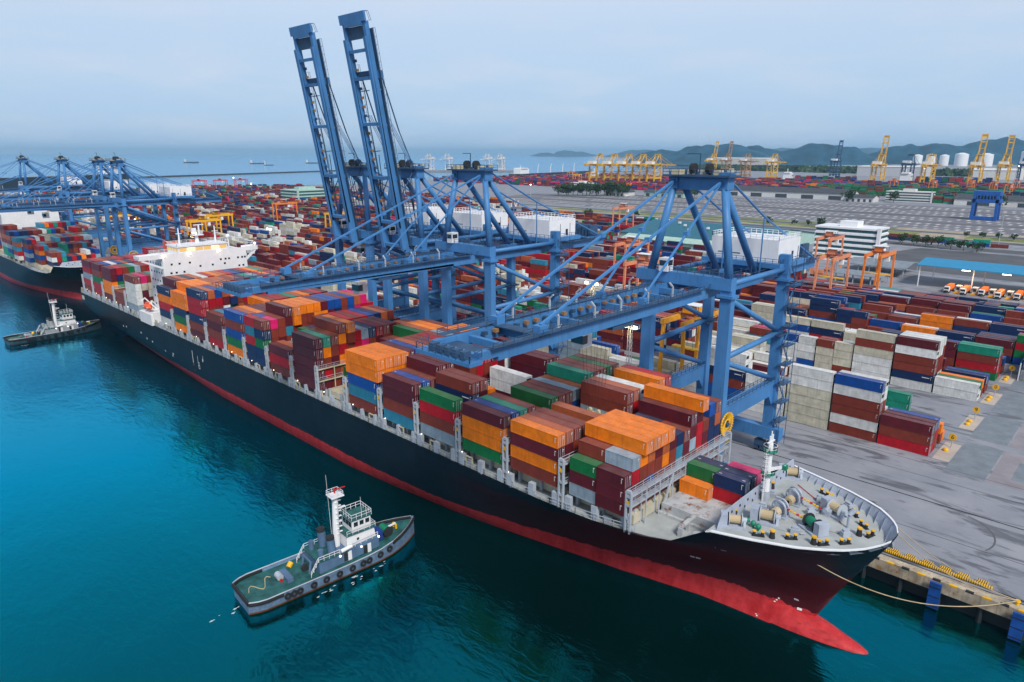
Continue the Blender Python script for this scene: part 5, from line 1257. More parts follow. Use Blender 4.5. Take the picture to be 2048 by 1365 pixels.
    m.tube((33.2, -.5, 3.4), (33.2, -.5, 4.4), .25, 2); m.tube((33.2, .5, 3.4), (33.2, .5, 4.4), .25, 2); m.beam((31.3, 0, 4.2), (33.4, 0, 4.4), .3, .3, 3); P(m, 'bow_winch', [GREENP, DARK, YEL, WHITE])
    m = MB(); m.box(8.2, -2.0, 2.0, 9.4, 2.0, 2.9, 0); m.tube((7.6, -.2, 2.6), (7.6, 1.4, 2.6), .65, 1, 12); m.tube((7.5, -.9, 2.3), (7.5, -.5, 2.3), .3, 2, 10); m.tube((10.5, 3.0, 2.0), (11.3, 3.4, 2.6), .55, 3, 10); m.tube((12.8, -1.6, 2.0), (13.2, -1.6, 4.2), .25, 0); m.tube((12.8, 1.6, 2.0), (13.2, 1.6, 4.2), .25, 0); m.beam((13.2, -1.6, 4.2), (13.2, 1.6, 4.2), .3, .3, 0); m.tube((12.6, -.4, 2.5), (12.6, .4, 2.5), .7, 4, 12)
    P(m, 'towing_gear', [TUGB, GALV, RED, YEL, DARK])
    m = MB(); m.path([(1.5 + .5 * k, 1.5 * sin(k * .9) + k * .15, 2.06) for k in range(11)], .09, 0, 5); P(m, 'deck_rope', ROPE)
    m = MB(); m.sphere((18.6, -3.42, 4.2), .22, 0, 6, 4); m.sphere((23.4, -3.25, 4.3), .2, 0, 6, 4); m.sphere((27.5, -3.1, 4.9), .22, 0, 6, 4); P(m, 'deck_lamp', LAMPW)
    return T
tug = make_tug('blue grey tugboat with green deck and tall white mast in open water, foreground', (-111.0, 63.5, WZ), RAD(85.1))
dup(tug, (-362, 74.5, WZ), RAD(93), 'small tugboat with red funnel marks pushing at the big ship stern, far left', None,
    {'tug_blue_grey_hull': mat('tug_dark_hull', (.03, .06, .08), rough=.5, var=.2), 'tug_house_blue_grey': mat('tug_house_grey', (.30, .33, .36), rough=.5), 'rust_red_bottom': mat('tug_black_bottom', (.02, .03, .035), rough=.6)})

fo = MB(); r6 = random.Random(4)
for (x, y, n, sp_r) in ((-105.2, 58, 7, 1.0), (-104.6, 64, 8, 1.2), (-104.8, 70, 6, .8), (-112.5, 42, 12, 2.2), (-354.5, 62, 6, 1.2), (-359, 52, 10, 2.4)):
    for k in range(n):
        cx, cy_ = x + r6.gauss(0, sp_r * .6), y + r6.gauss(0, sp_r * 1.4); rr = r6.uniform(.08, .28); ph = r6.uniform(0, 6)
        fo.face([(cx + rr * (1 + .4 * sin(3 * a_ + ph)) * cos(a_) * .6, cy_ + rr * 1.5 * (1 + .4 * cos(2 * a_ + ph)) * sin(a_), WZ + .012 + k * .002) for a_ in [2 * pi * q / 9 for q in range(9)]])
tag(fo.build('foam', mat('white_foam', (.5, .6, .62), rough=.8)), 'small white foam flecks on the water beside the tugboats', 'foam', kind='stuff')
# ------------------------------------------------------------------ yard gantries
RTGC = mat('gantry_orange', (.80, .22, .03), rough=.5, var=.12, streak=.15)
RTGS = mat('gantry_faded_salmon', (.72, .26, .13), rough=.6, var=.15, streak=.2)
RTGY = mat('gantry_yellow', (.80, .42, .01), rough=.5, var=.1)
RTGR = mat('gantry_red', (.55, .04, .05), rough=.5)
def make_rtg(label, loc):
    T = thing('yard_gantry', label, 'yard crane', loc, 0, 'gantry cranes standing over the yard stacks'); H = 23; SPN = 23.5
    P = lambda mb, n, mats=RTGC: mb.build(n, mats, T)
    for x in (-4.2, 4.2):
        for y in (0, SPN):
            m = MB(); m.beam((x, y, 1.6), (x * .86, y, H), 1.0, .9); P(m, 'leg')
            m = MB()
            for dx in (-.8, .8): m.tube((x + dx, y - .35, .75), (x + dx, y + .35, .75), .75, 0, 12)
            P(m, 'wheel', RUBBER)
        m = MB(); m.box(x * .86 - .6, -1, H - .2, x * .86 + .6, SPN + 1, H + 1.4, 0); m.rail([(x * .86 + .7, -1, H + 1.4), (x * .86 + .7, SPN + 1, H + 1.4)], 1, 0, .08, 3); P(m, 'girder')
    for y in (0, SPN):
        m = MB(); m.box(-5.5, y - .5, 1.2, 5.5, y + .5, 2.3, 0); P(m, 'sill_beam')
    m = MB(); m.box(-3.6, 9, H + 1.4, 3.6, 13.5, H + 2.0, 1); m.box(-2.6, 9.6, H + 2, 1.0, 12.5, H + 4.2, 0); m.box(-3.6, 8.8, H + 4.8, 3.6, 13.6, H + 5.0, 2)
    for x in (-3.4, 3.4):
        for y in (9, 13.4): m.beam((x, y, H + 2), (x, y, H + 4.8), .15, .15, 1)
    m.box(2.0, 13.6, H - 3.4, 4.0, 15.6, H - .8, 2); P(m, 'trolley', [RTGC, mat('gantry_dark_red', (.16, .03, .02), rough=.6), WHITE])
    m = MB(); m.box(-6.1, 10, 12.6, 6.1, 12.4, 13.1, 0)
    for x in (-1.6, 1.6):
        for y in (10.2, 12.2): m.tube((x, y, 13), (x, y, H + 1.4), .05, 1, 4)
    P(m, 'spreader', [YEL, DARK])
    m = MB(); m.box(-6.2, -.8, 2.4, -4.9, 1.2, 4.6, 0); m.box(-3, -.9, 2.4, 2.6, .7, 4.4, 0); P(m, 'power_unit')
    return T
rtg = make_rtg('faded salmon yard gantry nearest the white office block, front one', (-126, 360, 0))
def rt(x, y, l, sw): dup(rtg, (x, y, 0), None, l, None, sw)
SAL = {'gantry_orange': RTGS}; YLW = {'gantry_orange': RTGY}; REDS = {'gantry_orange': RTGR, 'gantry_dark_red': RTGR}
dup_first = rtg
for ch in rtg.children:
    for sl_ in ch.material_slots:
        if sl_.material == RTGC: sl_.link = 'OBJECT'; sl_.material = RTGS
def rt2(x, y, l, mt):
    c = dup(rtg, (x, y, 0), None, l)
    for ch in c.children:
        for sl_ in ch.material_slots:
            if sl_.link == 'OBJECT': sl_.material = mt
rt2(-112, 388, 'bright orange yard gantry beside the salmon one, in front of the office', RTGC)
rt2(-158, 444, 'salmon yard gantry standing behind the front pair near the white office', RTGS)
rt2(-232, 332, 'salmon yard gantry left of the second crane mast, green shed behind it', RTGS)
rt2(-186, 276, 'salmon yard gantry seen between the boom stays beside a lit lamp mast', RTGS)
rt2(-110, 188.3, 'orange yellow yard gantry right behind the legs of the nearest blue crane', mat('gantry_amber', (.78, .34, .015), rough=.5))
rt2(-690, 356, 'orange yard gantry far left over mixed stacks near the lit mast', RTGC)
rt2(-541, 328, 'yellow yard gantry immediately left of the raised booms', RTGY)
rt2(-560, 216, 'yellow yard gantry behind the bridge of the big ship', RTGY)
rt2(-600, 244, 'yellow yard gantry behind the left crane legs, nearer the ship bridge', RTGY)
rt2(-660, 188.3, 'yellow yard gantry between legs of the left blue cranes', RTGY)
rt2(-395, 556, 'salmon yard gantry far behind the raised booms near the teal roof', RTGS)
for i, (x, y) in enumerate(((-1355, 540), (-1354, 580), (-1352, 620))):
    rt2(x, y, ['red yard gantry on the far left shore, nearest of three', 'red yard gantry on the far left shore, middle of three', 'red yard gantry on the far left shore, farthest of three'][i], RTGR)
FG = 'small yard gantries of the far terminal'
for i, (x, y, mt, l) in enumerate(((-417, 1500, RTGC, 'small orange gantry over green stacks, leftmost on the far right terminal'), (-350, 1500, RTGC, 'small orange gantry beside a yellow crane leg on the far terminal'), (-300, 1560, RTGC, 'small orange gantry just right of the dark blue crane, far terminal'),
        (-250, 1480, RTGC, 'small orange gantry over the long dark shed on the far terminal'), (-215, 1400, RTGC, 'small orange gantry directly above the bright blue portal frame'), (-235, 1600, RTGS, 'small salmon gantry between two raised yellow cranes'),
        (-760, 1340, RTGS, 'small salmon gantry above the far white roofed hall'), (-1230, 1500, RTGC, 'small orange gantry beside the distant white ship'), (-1150, 1480, RTGY, 'small yellow gantry left of the yellow crane row'), (-1080, 1340, RTGY, 'small yellow gantry below the row of yellow cranes'))):
    rt2(x, y, l, mt)

# ------------------------------------------------------------------ far quay cranes
FY = mat('far_crane_yellow', (.72, .42, .03), rough=.5); FB = mat('far_crane_navy', (.02, .06, .14), rough=.5); FBR = mat('far_crane_brown', (.38, .22, .10), rough=.6); FW = mat('far_crane_white', (.7, .7, .7), rough=.5)
def fc(src, x, y, rz, m_, label):
    dup(src, (x, y, 0), RAD(rz), label, 'distant quay cranes', {'crane_blue_paint': m_, 'crane_dark_blue': m_})
for i, x in enumerate((-1036, -1002, -970, -939, -908)):
    fc(crane, x, 1385 + i * 13, 180, FY, 'distant yellow quay crane with lowered boom, %s of the row of five' % ['leftmost', 'second', 'middle', 'fourth', 'rightmost'][i])
fc(crane_up, -1240, 2330, 180, FY, 'distant yellow crane with raised boom behind the nearest blue crane apex')
fc(crane_up, -1200, 2360, 180, FBR, 'distant brown crane with raised boom just right of a yellow one')
fc(crane, -1050, 2200, 180, FBR, 'distant brown crane with white house before the long pale shed')
fc(crane, -915, 2096, 180, FY, 'distant yellow crane with white house right of the brown one')
fc(crane_up, -853, 2440, 180, FB, 'distant navy crane with raised boom, leftmost of the navy ones')
fc(crane_up, -527, 1790, 180, FY, 'distant yellow crane with raised boom before the pale grey warehouse')
fc(crane, -518, 1990, 180, FB, 'distant navy crane with peaked frame and no raised boom')
fc(crane, -430, 1815, 180, FY, 'distant yellow crane with lowered boom right of the navy peaked one')
fc(crane_up, -338, 1814, 180, FY, 'distant yellow crane with raised boom, tallest at the right')
fc(crane_up, -312, 1960, 180, FY, 'distant yellow crane with raised boom, rightmost of the yellow ones')
fc(crane_up, -285, 2040, 180, FB, 'distant navy crane with raised boom at the right edge')
for i, (x, y) in enumerate(((-2420, 1989), (-2362, 2045), (-2236, 2167), (-2196, 2206))):
    fc(crane, x, y, 25, FW, 'distant white quay crane on the sea pier, %s of four' % ['leftmost', 'second', 'third', 'rightmost'][i])
pr = MB(); pr.hexa([(-2560, 1880, -7), (-2480, 1820, -7), (-2080, 2240, -7), (-2160, 2310, -7), (-2560, 1880, -.1), (-2480, 1820, -.1), (-2080, 2240, -.1), (-2160, 2310, -.1)]); struct('pier', pr, GREYC)
# bright blue portal frame
m = MB(); T = thing('portal_frame', 'bright blue steel portal frame standing on the parking lot', 'frame', (-165, 962, 0))
PB = mat('bright_blue_steel', (.01, .09, .36), rough=.5, var=.15)
for x in (-11, 11):
    for y in (-7, 7): mb = MB(); mb.beam((x * 1.08, y, 0), (x, y, 30), 3, 3); mb.build('leg', PB, T)
m = MB(); m.box(-14, -8.5, 20, 14, 8.5, 24, 0); m.box(-13, -8, 28, 13, 8, 33, 0)
for k in range(8): m.box(-12 + k * 3.1, -8.6, 24, -11.2 + k * 3.1, 8.6, 28, 0)
m.build('top_beam', PB, T); m = MB(); m.box(-13, -8, .4, 13, -5.5, 4.5, 0); m.build('base_beam', PB, T)

# ------------------------------------------------------------------ buildings
TEAL = mat('teal_roof_sheet', (.005, .115, .17), rough=.5, var=.12, streak=.15); BLUR = mat('bright_blue_roof', (.005, .22, .42), rough=.45, var=.08, streak=.1)
PALEG = mat('pale_green_roof', (.36, .52, .45), rough=.6, var=.1, streak=.2); GREYR = mat('grey_sheet_roof', (.20, .24, .28), rough=.55, var=.15, streak=.3); DKR = mat('dark_weathered_roof', (.055, .06, .07), rough=.7, var=.3, streak=.4)
WALLW = mat('off_white_wall', (.62, .62, .6), rough=.7, var=.08, streak=.2); MINT = mat('mint_wall', (.35, .52, .46), rough=.7, var=.1)
def hall(name, label, x0, y0, x1, y1, hw, hr, wall, roof, along='x', openside=False, doors=5):
    T = thing(name, label, 'building', ((x0 + x1) / 2, (y0 + y1) / 2, 0)); a, b = (x1 - x0) / 2, (y1 - y0) / 2
    w = MB()
    if openside:
        n = 6
        for k in range(n):
            for yy in (-b + .4, b - .4): w.beam((-a + .5 + k * (2 * a - 1) / (n - 1), yy, 0), (-a + .5 + k * (2 * a - 1) / (n - 1), yy, hw), .5, .5)
        w.build('post', wall, T)
    else:
        w.box(-a, -b, 0, a, b, hw, 0)
        if along == 'x':
            for s_ in (-a, a): w.face([(s_, -b, hw), (s_, b, hw), (s_, 0, hw + hr)], 0)
        else:
            for s_ in (-b, b): w.face([(-a, s_, hw), (a, s_, hw), (0, s_, hw + hr)], 0)
        w.build('wall', wall, T)
        d = MB()
        for k in range(doors):
            xx = -a + (k + .5) * 2 * a / doors; d.box(xx - a / doors * .45, -b - .06, .2, xx + a / doors * .45, -b - .01, hw * .66, 0)
        d.build('door', mat('dim_doorway', (.05, .06, .07), rough=.6), T)
    r = MB(); e = 1.2
    if along == 'x':
        for s_ in (-1, 1): r.hexa([(-a - e, s_ * (b + e), hw - .1 - .3 * 0), (a + e, s_ * (b + e), hw - .1), (a + e, 0, hw + hr), (-a - e, 0, hw + hr), (-a - e, s_ * (b + e), hw + .25), (a + e, s_ * (b + e), hw + .25), (a + e, 0, hw + hr + .35), (-a - e, 0, hw + hr + .35)], 0)
    else:
        for s_ in (-1, 1): r.hexa([(s_ * (a + e), -b - e, hw - .1), (s_ * (a + e), b + e, hw - .1), (0, b + e, hw + hr), (0, -b - e, hw + hr), (s_ * (a + e), -b - e, hw + .25), (s_ * (a + e), b + e, hw + .25), (0, b + e, hw + hr + .35), (0, -b - e, hw + hr + .35)], 0)
    r.build('roof', roof, T); return T
t_ = hall('warehouse', 'large warehouse with wide dark teal roof behind the nearest crane mast', -350, 500, -225, 610, 9, 7, MINT, TEAL)
m = MB()
for x, y in ((-20, -20), (4, -24), (-8, -34), (14, -10), (20, -30), (-30, -12)): m.box(x - 1, y - 1, 10.3 + (55 + y) / 55 * 7 - .4, x + 1, y + 1, 11.5 + (55 + y) / 55 * 7, 0)
m.build('roof_vent', WHITE, t_)
hall('shed', 'long low shed with pale green roof before the teal roofed warehouse', -330, 476, -215, 494, 8, 2.5, MINT, PALEG)
hall('warehouse', 'blue grey roofed warehouse behind the left raised boom', -800, 520, -690, 580, 9, 5, WALLW, GREYR)
cb = hall('gate_canopy', 'long bright blue roof canopy over the truck gate at right', -105, 452, 30, 486, 12.5, 2.2, WHITE, BLUR, 'x', True)
hall('canopy', 'grey curved roof shelter left of the bright blue canopy', -152, 474, -118, 506, 6, 2, GALV, GREYR, 'x', True)
hall('canopy', 'small pale grey roof shelter in front of the grey one by the gate', -146, 436, -120, 452, 5, 1.5, GALV, GREYR, 'x', True)
def office(name, label, x0, y0, x1, y1, floors, fh, wallm, glass, loc_rz=0):
    T = thing(name, label, 'building', ((x0 + x1) / 2, (y0 + y1) / 2, 0), loc_rz); a, b = (x1 - x0) / 2, (y1 - y0) / 2
    w = MB(); w.box(-a + .6, -b + .6, 0, a - .6, b - .6, floors * fh, 0)
    for f in range(floors + 1): w.box(-a, -b, f * fh - (.9 if f else 0), a, b, f * fh + .35, 0)
    w.box(-a * .3, -b * .5, floors * fh + .35, a * .25, b * .5, floors * fh + 4, 0); w.box(a - .5, -b - .8, 0, a + 1.6, -b + 2, floors * fh + 1, 0)
    w.build('wall', wallm, T)
    for f in range(floors):
        g = MB(); g.box(-a + .55, -b + .5, f * fh + 1.1, a - .7, -b + .58, f * fh + fh - 1.0, 0); g.box(a - .62, -b + .8, f * fh + 1.1, a - .54, b - 1, f * fh + fh - 1.0, 0); g.build('window', glass, T)
    return T
GLAS = mat('teal_glass_band', (.03, .10, .12), rough=.15, spec=.7, var=.3, scale=.9)
office('office_building', 'white office block with window bands behind the orange gantries', -192, 520, -149, 545, 6, 4.0, WHITE, GLAS)
office('office_building', 'pale mint terraced office block left of the raised booms', -985, 520, -935, 575, 5, 4.4, MINT, GLAS)
office('office_building', 'low white office with stacked balconies before the far green containers', -350, 1232, -285, 1255, 4, 4, WALLW, GLAS)
office('office_building', 'small white office behind the far parking lot near yellow cranes', -980, 1200, -925, 1225, 3, 4, WALLW, GLAS)
hall('shed', 'very long dark roofed shed beyond the parking lot, behind the crane apex', -620, 1200, -395, 1245, 10, 7, WALLW, DKR)
hall('shed', 'very long dark roofed shed at right behind the blue portal frame', -250, 1215, 60, 1262, 9, 6, WALLW, DKR)
hall('shed', 'dark roofed shed left of the white office beyond the parking lot', -395, 1180, -352, 1206, 7, 4, WALLW, DKR)
hall('hall', 'white gabled hall among trees beyond the parking lot', -765, 1040, -725, 1075, 7, 9, WALLW, DKR, 'y')
hall('shed', 'low green walled shed right of the white gabled hall', -705, 1075, -625, 1100, 8, 3, MINT, DKR)
hall('warehouse', 'pale grey windowless warehouse below the hills at right', -815, 2520, -620, 2640, 30, 3, mat('pale_grey_cladding', (.5, .5, .52), rough=.6), WALLW, doors=0)
hall('warehouse', 'long pale warehouse below the wooded hill behind the nearest crane', -1880, 3500, -1560, 3600, 45, 4, mat('cream_cladding', (.55, .52, .47), rough=.6), WALLW, doors=0)
hall('warehouse', 'white warehouse with curved roof under the storage tanks', -470, 2440, -350, 2500, 26, 5, WALLW, WALLW, doors=0)
# teal arched shelter at the right end of the yard
T = thing('arched_shelter', 'turquoise arched roof shelter at the yard end beside green containers', 'shelter', (-24, 296, 0))
m = MB(); secs = []
for y in (-14, 14): secs.append([(-6.5 * cos(pi * k / 14), y, 6.2 + 3.6 * sin(pi * k / 14)) for k in range(15)])
m.loft(secs); m.loft([[(x * .985, y, z - .15) for x, y, z in s_] for s_ in secs]); m.build('roof', mat('turquoise_roof', (.01, .36, .34), rough=.5, var=.1), T)
m = MB()
for y in (-13.5, -5, 5, 13.5):
    for x in (-6.3, 6.3): m.beam((x, y, 0), (x, y, 6.3), .3, .3)
m.build('post', WHITE, T); m = MB(); m.box(-6, -13, 0, 6, 13, 3.4); m.build('stored_goods', mat('grey_crates', (.2, .22, .25), rough=.7, var=.4, scale=1), T)
# storage tanks on the hillside
for i, (az, d, r, h, el) in enumerate(((-14.2, 4900, 26, 30, 0), (-13.4, 4900, 26, 34, 0), (-11.6, 4800, 34, 40, 0), (-10.2, 4800, 34, 38, 0), (-7.9, 4700, 36, 56, 0), (-6.4, 4700, 36, 56, 0), (-12.6, 4900, 24, 30, 0))):
    a = RAD(az); x, y = sin(a) * d, cos(a) * d; z0 = 34
    m = MB(); m.tube((x, y, 0), (x, y, z0 + h * .8), r, 0, 24); m.tube((x, y, z0 + h * .8), (x, y, z0 + h), r, 0, 24, r * .25)
    tag(m.build('storage_tank', WHITE), 'white storage tank below the hills, %s from the left of the tank row' % ordn((1, 2, 4, 5, 6, 7, 3)[i]), 'tank', 'white storage tanks')
# gate trucks
def make_truck(label, loc, rz):
    T = thing('truck', label, 'truck', loc, rz, 'trucks at the yard gate')
    m = MB(); m.box(4.2, -1.25, 1.0, 6.4, 1.25, 3.7, 0); m.box(6.35, -1.1, 2.2, 6.45, 1.1, 3.3, 1); m.box(6.38, -1.0, .9, 6.46, 1.0, 1.6, 2); m.build('cab', [WHITE, WIN, DARK], T)
    m = MB(); m.box(-6.4, -1.2, 1.15, 3.8, 1.2, 1.5, 0); m.build('chassis', DARK, T)
    m = MB(); m.box(-6.2, -1.2, 1.5, 3.6, 1.2, 4.0, 0); m.build('cargo_box', ORANGE, T)
    for x in (-5.2, -3.9, 2.8, 5.5):
        for y in (-1.1, 1.1): m = MB(); m.tube((x, y - .18, .52), (x, y + .18, .52), .52, 0, 12); m.build('wheel', RUBBER, T)
    return T
tk = make_truck('white cabbed orange truck in the gate, leftmost of the gate lanes', (-87, 446, 0), RAD(-90))
for i in range(6):
    dup(tk, (-79 + i * 8, 445 + (i % 2) * 3, 0), None, 'white cabbed orange truck in the gate lanes, %s from the left' % ordn(i + 2))
for i in range(4):
    ld = bpy.data.lights.new('canopy_lamp_light', 'POINT'); ld.energy = 2600; ld.color = (1, .6, .25); ld.shadow_soft_size = 1
    lo = bpy.data.objects.new('canopy_lamp_light', ld); COL.objects.link(lo); lo.parent = cb; lo.location = (-44 + i * 19, -18, 9)
    m = MB(); m.box(-46 + i * 19, -17.2, 11.6, -42 + i * 19, -16.8, 11.9, 0); m.build('canopy_lamp', LAMP, cb)
BTH = MB(); BTH.box(-1, -2, 0, 1, 2, 3.2, 0); BTH.box(-.8, -2.05, 1.2, .8, -2.0, 2.7, 1); BTH.box(-1.3, -2.6, 3.2, 1.3, 2.6, 3.45, 0); BTH.box(-1.2, -6, 0, 1.2, 5, .25, 2)
bme = BTH.mesh('gate_booth', [WALLW, WIN, YEL])
for i in range(8):
    o = bpy.data.objects.new('gate_booth', bme); COL.objects.link(o); o.location = (-83 + i * 8, 449, .1)
    tag(o, 'pale gate booth between truck lanes, %s from the left under the canopy' % ordn(i + 1), 'booth', 'gate booths')
for i, (x, y, c_, l) in enumerate(((-560, 640, 'u', 'blue truck driving on the road beyond the yard, left of the green one'), (-480, 622, 'g', 'green truck with white cab on the road near the teal roof'), (-500, 745, 'n', 'navy truck parked by the verge before the parking lot'))):
    dup(tk, (x, y, .02), RAD(4), l, None, {'orange_paint': CM[c_]})
# white yard road tractor trailers are too small to see; light masts follow
def make_mast(label, loc, h):
    T = thing('light_mast', label, 'light mast', loc, 0, 'lit floodlight masts in the yard')
    m = MB(); w_ = 1.3
    for x in (-w_ / 2, w_ / 2):
        for y in (-w_ / 2, w_ / 2): m.beam((x, y, 0), (x * .7, y * .7, h), .16, .16)
    for k in range(int(h / 2)):
        z = k * 2; m.beam((-w_ / 2, -w_ / 2, z), (w_ / 2, -w_ / 2, z + 2), .08, .08); m.beam((w_ / 2, -w_ / 2, z), (w_ / 2, w_ / 2, z + 2), .08, .08); m.beam((w_ / 2, w_ / 2, z), (-w_ / 2, w_ / 2, z + 2), .08, .08)
    m.box(-3, -.9, h, 3, .9, h + .15); m.rail([(-3, -.9, h + .1), (3, -.9, h + .1), (3, .9, h + .1)], 1, 0, .08, 1); m.build('tower', GALV, T)
    for k, x in enumerate((-2.5, 2.5)):
        m = MB(); m.box(x - .6, -1.2, h + .2, x + .6, -.85, h + 1.1, 0); m.sphere((x, -1.3, h + .65), .55, 0, 8, 5); m.build('lamp', LAMP, T)
    ld = bpy.data.lights.new('lamp_light', 'POINT'); ld.energy = 1600; ld.color = (1, .72, .36); ld.shadow_soft_size = .8
    lo = bpy.data.objects.new('lamp_light', ld); COL.objects.link(lo); lo.parent = T; lo.location = (0, -3.6, h - .4)
    return T
make_mast('lit lattice light mast seen under the boom stays of the nearest crane', (-164, 217, 0), 25)
make_mast('lit lattice light mast in the yard right of the ship bridge', (-476, 241, 0), 21.5)
make_mast('lit lattice light mast behind the legs of the left blue cranes', (-640, 205, 0), 20)
make_mast('lit lattice light mast between left crane legs and the ship bridge', (-520, 205, 0), 18)
make_mast('lit lattice light mast far left behind the second ship', (-760, 212, 0), 22)
make_mast('unlit looking lattice mast tower standing by the quay beneath the nearest boom', (-122, 182, 0), 21)
def make_pole(i, label, loc, h):
    T = thing('lamp_post', label, 'lamp post', loc, 0, 'tall lamp posts beyond the yard'); m = MB(); m.tube((0, 0, 0), (0, 0, h), .3, 0, 6, .16); m.build('pole', GALV, T)
    m = MB(); m.box(-1.2, -.3, h, 1.2, .3, h + .5, 0); m.sphere((0, -.5, h + .2), .8 if i < 7 else .2, 0, 6, 4); m.build('lamp', LAMP if i < 7 else GALV, T)
for i, (x, y, h, l) in enumerate(((-541, 1057, 24, 'lit lamp post on the parking lot beside the nearest crane mast'), (-785, 860, 24, 'lit lamp post at the left end of the parking lot'), (-1400, 640, 26, 'lit lamp post on the left shore beside red gantries'),
        (-560, 2300, 30, 'lit lamp post before the pale grey warehouse far right'), (-290, 1980, 45, 'lit lamp post among navy cranes at the far right'), (-260, 1990, 45, 'lit lamp post at the far right edge of the terminal'), (-1160, 560, 24, 'lit lamp post on the left yard near the mint office'),
        (-640, 1010, 26, 'thin unlit lamp post before the trees on the parking lot'), (-470, 820, 24, 'thin unlit lamp post on the near edge of the parking lot'), (-105, 690, 26, 'thin unlit lamp post beside the roadside containers at right'))): make_pole(i, l, (x, y, 0), h)
# numbered yellow end signs with yellow posts
for k in range(4):
    T = thing('sign_post', 'round yellow numbered sign at the end of a yard block, %s' % ['nearest', 'second nearest', 'third nearest', 'farthest of four'][k], 'sign', (-32.9, 202.5 + 27.9 * k, 0), 0, 'yellow end signs of the yard blocks')
    m = MB(); m.tube((0, 0, 0), (0, 0, 2.4), .12, 1, 8); m.tube((0, -.16, 3.1), (0, -.04, 3.1), .95, 0, 18); m.build('sign_disc', [YEL, GALV], T)
    cu = bpy.data.curves.new('sign_number', 'FONT'); cu.body = ['6', '6', '6', '7'][k] if k == 0 else ['6', '9', '0', '1'][k]; cu.size = 1.5; cu.align_x = 'CENTER'; cu.align_y = 'CENTER'; cu.extrude = .01
    to = bpy.data.objects.new('sign_number_text', cu); me = bpy.data.meshes.new_from_object(to); bpy.data.objects.remove(to)
    no = bpy.data.objects.new('number', me); COL.objects.link(no); me.materials.append(DARK); no.parent = T; no.location = (0, -.18, 3.1); no.rotation_euler = (RAD(90), 0, 0)
    m = MB()
    for y in (-3.2, -6.4) if k else (-3.2,): m.sphere((-.6, y, .35), .7, 0, 10, 6, (1, 1, .75)); m.tube((-.6, y, 0), (-.6, y, .3), .7, 0, 10)
    m.build('guard_bollard', YEL, T)
# ------------------------------------------------------------------ trees
LEAF = [mat('foliage_dark', (.018, .045, .016), rough=.9, var=.5, scale=.3), mat('foliage_mid', (.04, .085, .022), rough=.9, var=.5, scale=.3)]
BARK = mat('bark', (.09, .065, .045), rough=.9)
def crown_mesh(seed, h, w, palm=False, n=420):
    r = random.Random(seed); m = MB()
    cl = [(r.uniform(-w * .42, w * .42), r.uniform(-w * .42, w * .42), h * r.uniform(.42, .95), w * r.uniform(.22, .36)) for _ in range(9)]
    for i in range(n):
        cx, cy_, cz, rr = r.choice(cl)
        d = Vector((r.gauss(0, 1), r.gauss(0, 1), r.gauss(0, .8))).normalized() * rr * r.uniform(.6, 1.05)
        c = Vector((cx, cy_, cz)) + d; s_ = w * r.uniform(.035, .075)
        a = Vector((r.gauss(0, 1), r.gauss(0, 1), r.gauss(0, 1))).normalized(); b = a.cross(Vector((r.gauss(0, 1), r.gauss(0, 1), r.gauss(0, 1)))).normalized()
        m.face([c - a * s_ - b * s_ * .6, c + a * s_ - b * s_ * .6, c + a * s_ * .8 + b * s_, c - a * s_ * .7 + b * s_], 0 if r.random() < .6 else 1)
    return m.mesh('crown', LEAF)
def trunk_mesh(seed, h, w):
    r = random.Random(seed); m = MB(); m.tube((0, 0, 0), (0, 0, h * .55), w * .035, 0, 6, w * .02)
    for k in range(5):
        a = r.uniform(0, 6.28); m.tube((0, 0, h * (.3 + .05 * k)), (cos(a) * w * .3, sin(a) * w * .3, h * (.6 + .06 * k)), w * .016, 0, 5, w * .006)
    return m.mesh('trunk', [BARK])
TV = [(crown_mesh(s_, 10, 9), trunk_mesh(s_, 10, 9)) for s_ in (1, 2, 3, 4)]
def tree(x, y, s_, label, grp):
    T = bpy.data.objects.new('tree', None); COL.objects.link(T); T.location = (x, y, 0); T.scale = (s_, s_, s_ * rnd.uniform(.85, 1.1)); T.rotation_euler = (0, 0, rnd.uniform(0, 6))
    v = TV[rnd.randrange(4)]
    for n_, me in zip(('crown', 'trunk'), v): o = bpy.data.objects.new(n_, me); COL.objects.link(o); o.parent = T
    tag(T, label, 'tree', grp)
for i in range(16): tree(-825 + i * 6.6 + rnd.uniform(-2, 2), 985 + i * 4.2 + rnd.uniform(-6, 6), 1.7 + rnd.random() * .6, 'dark bushy tree in the row beyond the parking lot, %s from the left' % ordn(i + 1), 'tree row beyond the parking lot')
for i, (x, y, s_, l) in enumerate(((-720, 1030, 1.7, 'dark round tree right in front of the white gabled hall'), (-612, 1090, 1.5, 'dark tree right of the low green walled shed'), (-388, 1175, 1.9, 'dark round tree left of the dark roofed shed beyond the parking'), (-330, 1205, 1.6, 'dark tree at the foot of the low white balcony office'),
        (-190, 1195, 1.7, 'dark tree just left of the blue portal frame legs'), (-120, 1200, 1.7, 'dark tree right of the blue portal frame legs'), (-90, 1190, 1.5, 'dark tree at far right beyond the parking lot'),
        (-505, 655, 1.1, 'round tree beside the green truck near the teal roof'), (-470, 700, .9, 'small tree beside the road left of the nearest crane mast'), (-320, 735, .8, 'small round bush tree on the verge right of the crane mast'), (-270, 740, .9, 'small bush tree on the verge nearer the white office'), (-545, 610, 1.1, 'dark tree on the yard edge beneath a backstay'))): tree(x, y, s_, l, 'single trees beyond the yard')
for i in range(7): tree(-168 + i * 9.5, 655 - i * 2.2, .85, 'slender roadside tree before the container row at right, %s from the left' % ordn(i + 1), 'roadside trees at right')
for i in range(10): tree(-300 + i * 14 if i < 4 else -140 + (i - 4) * 12, 752 + rnd.uniform(-4, 4), .55, 'low bush on the grassy verge, %s from the left' % ordn(i + 1), 'bushes on the verge')
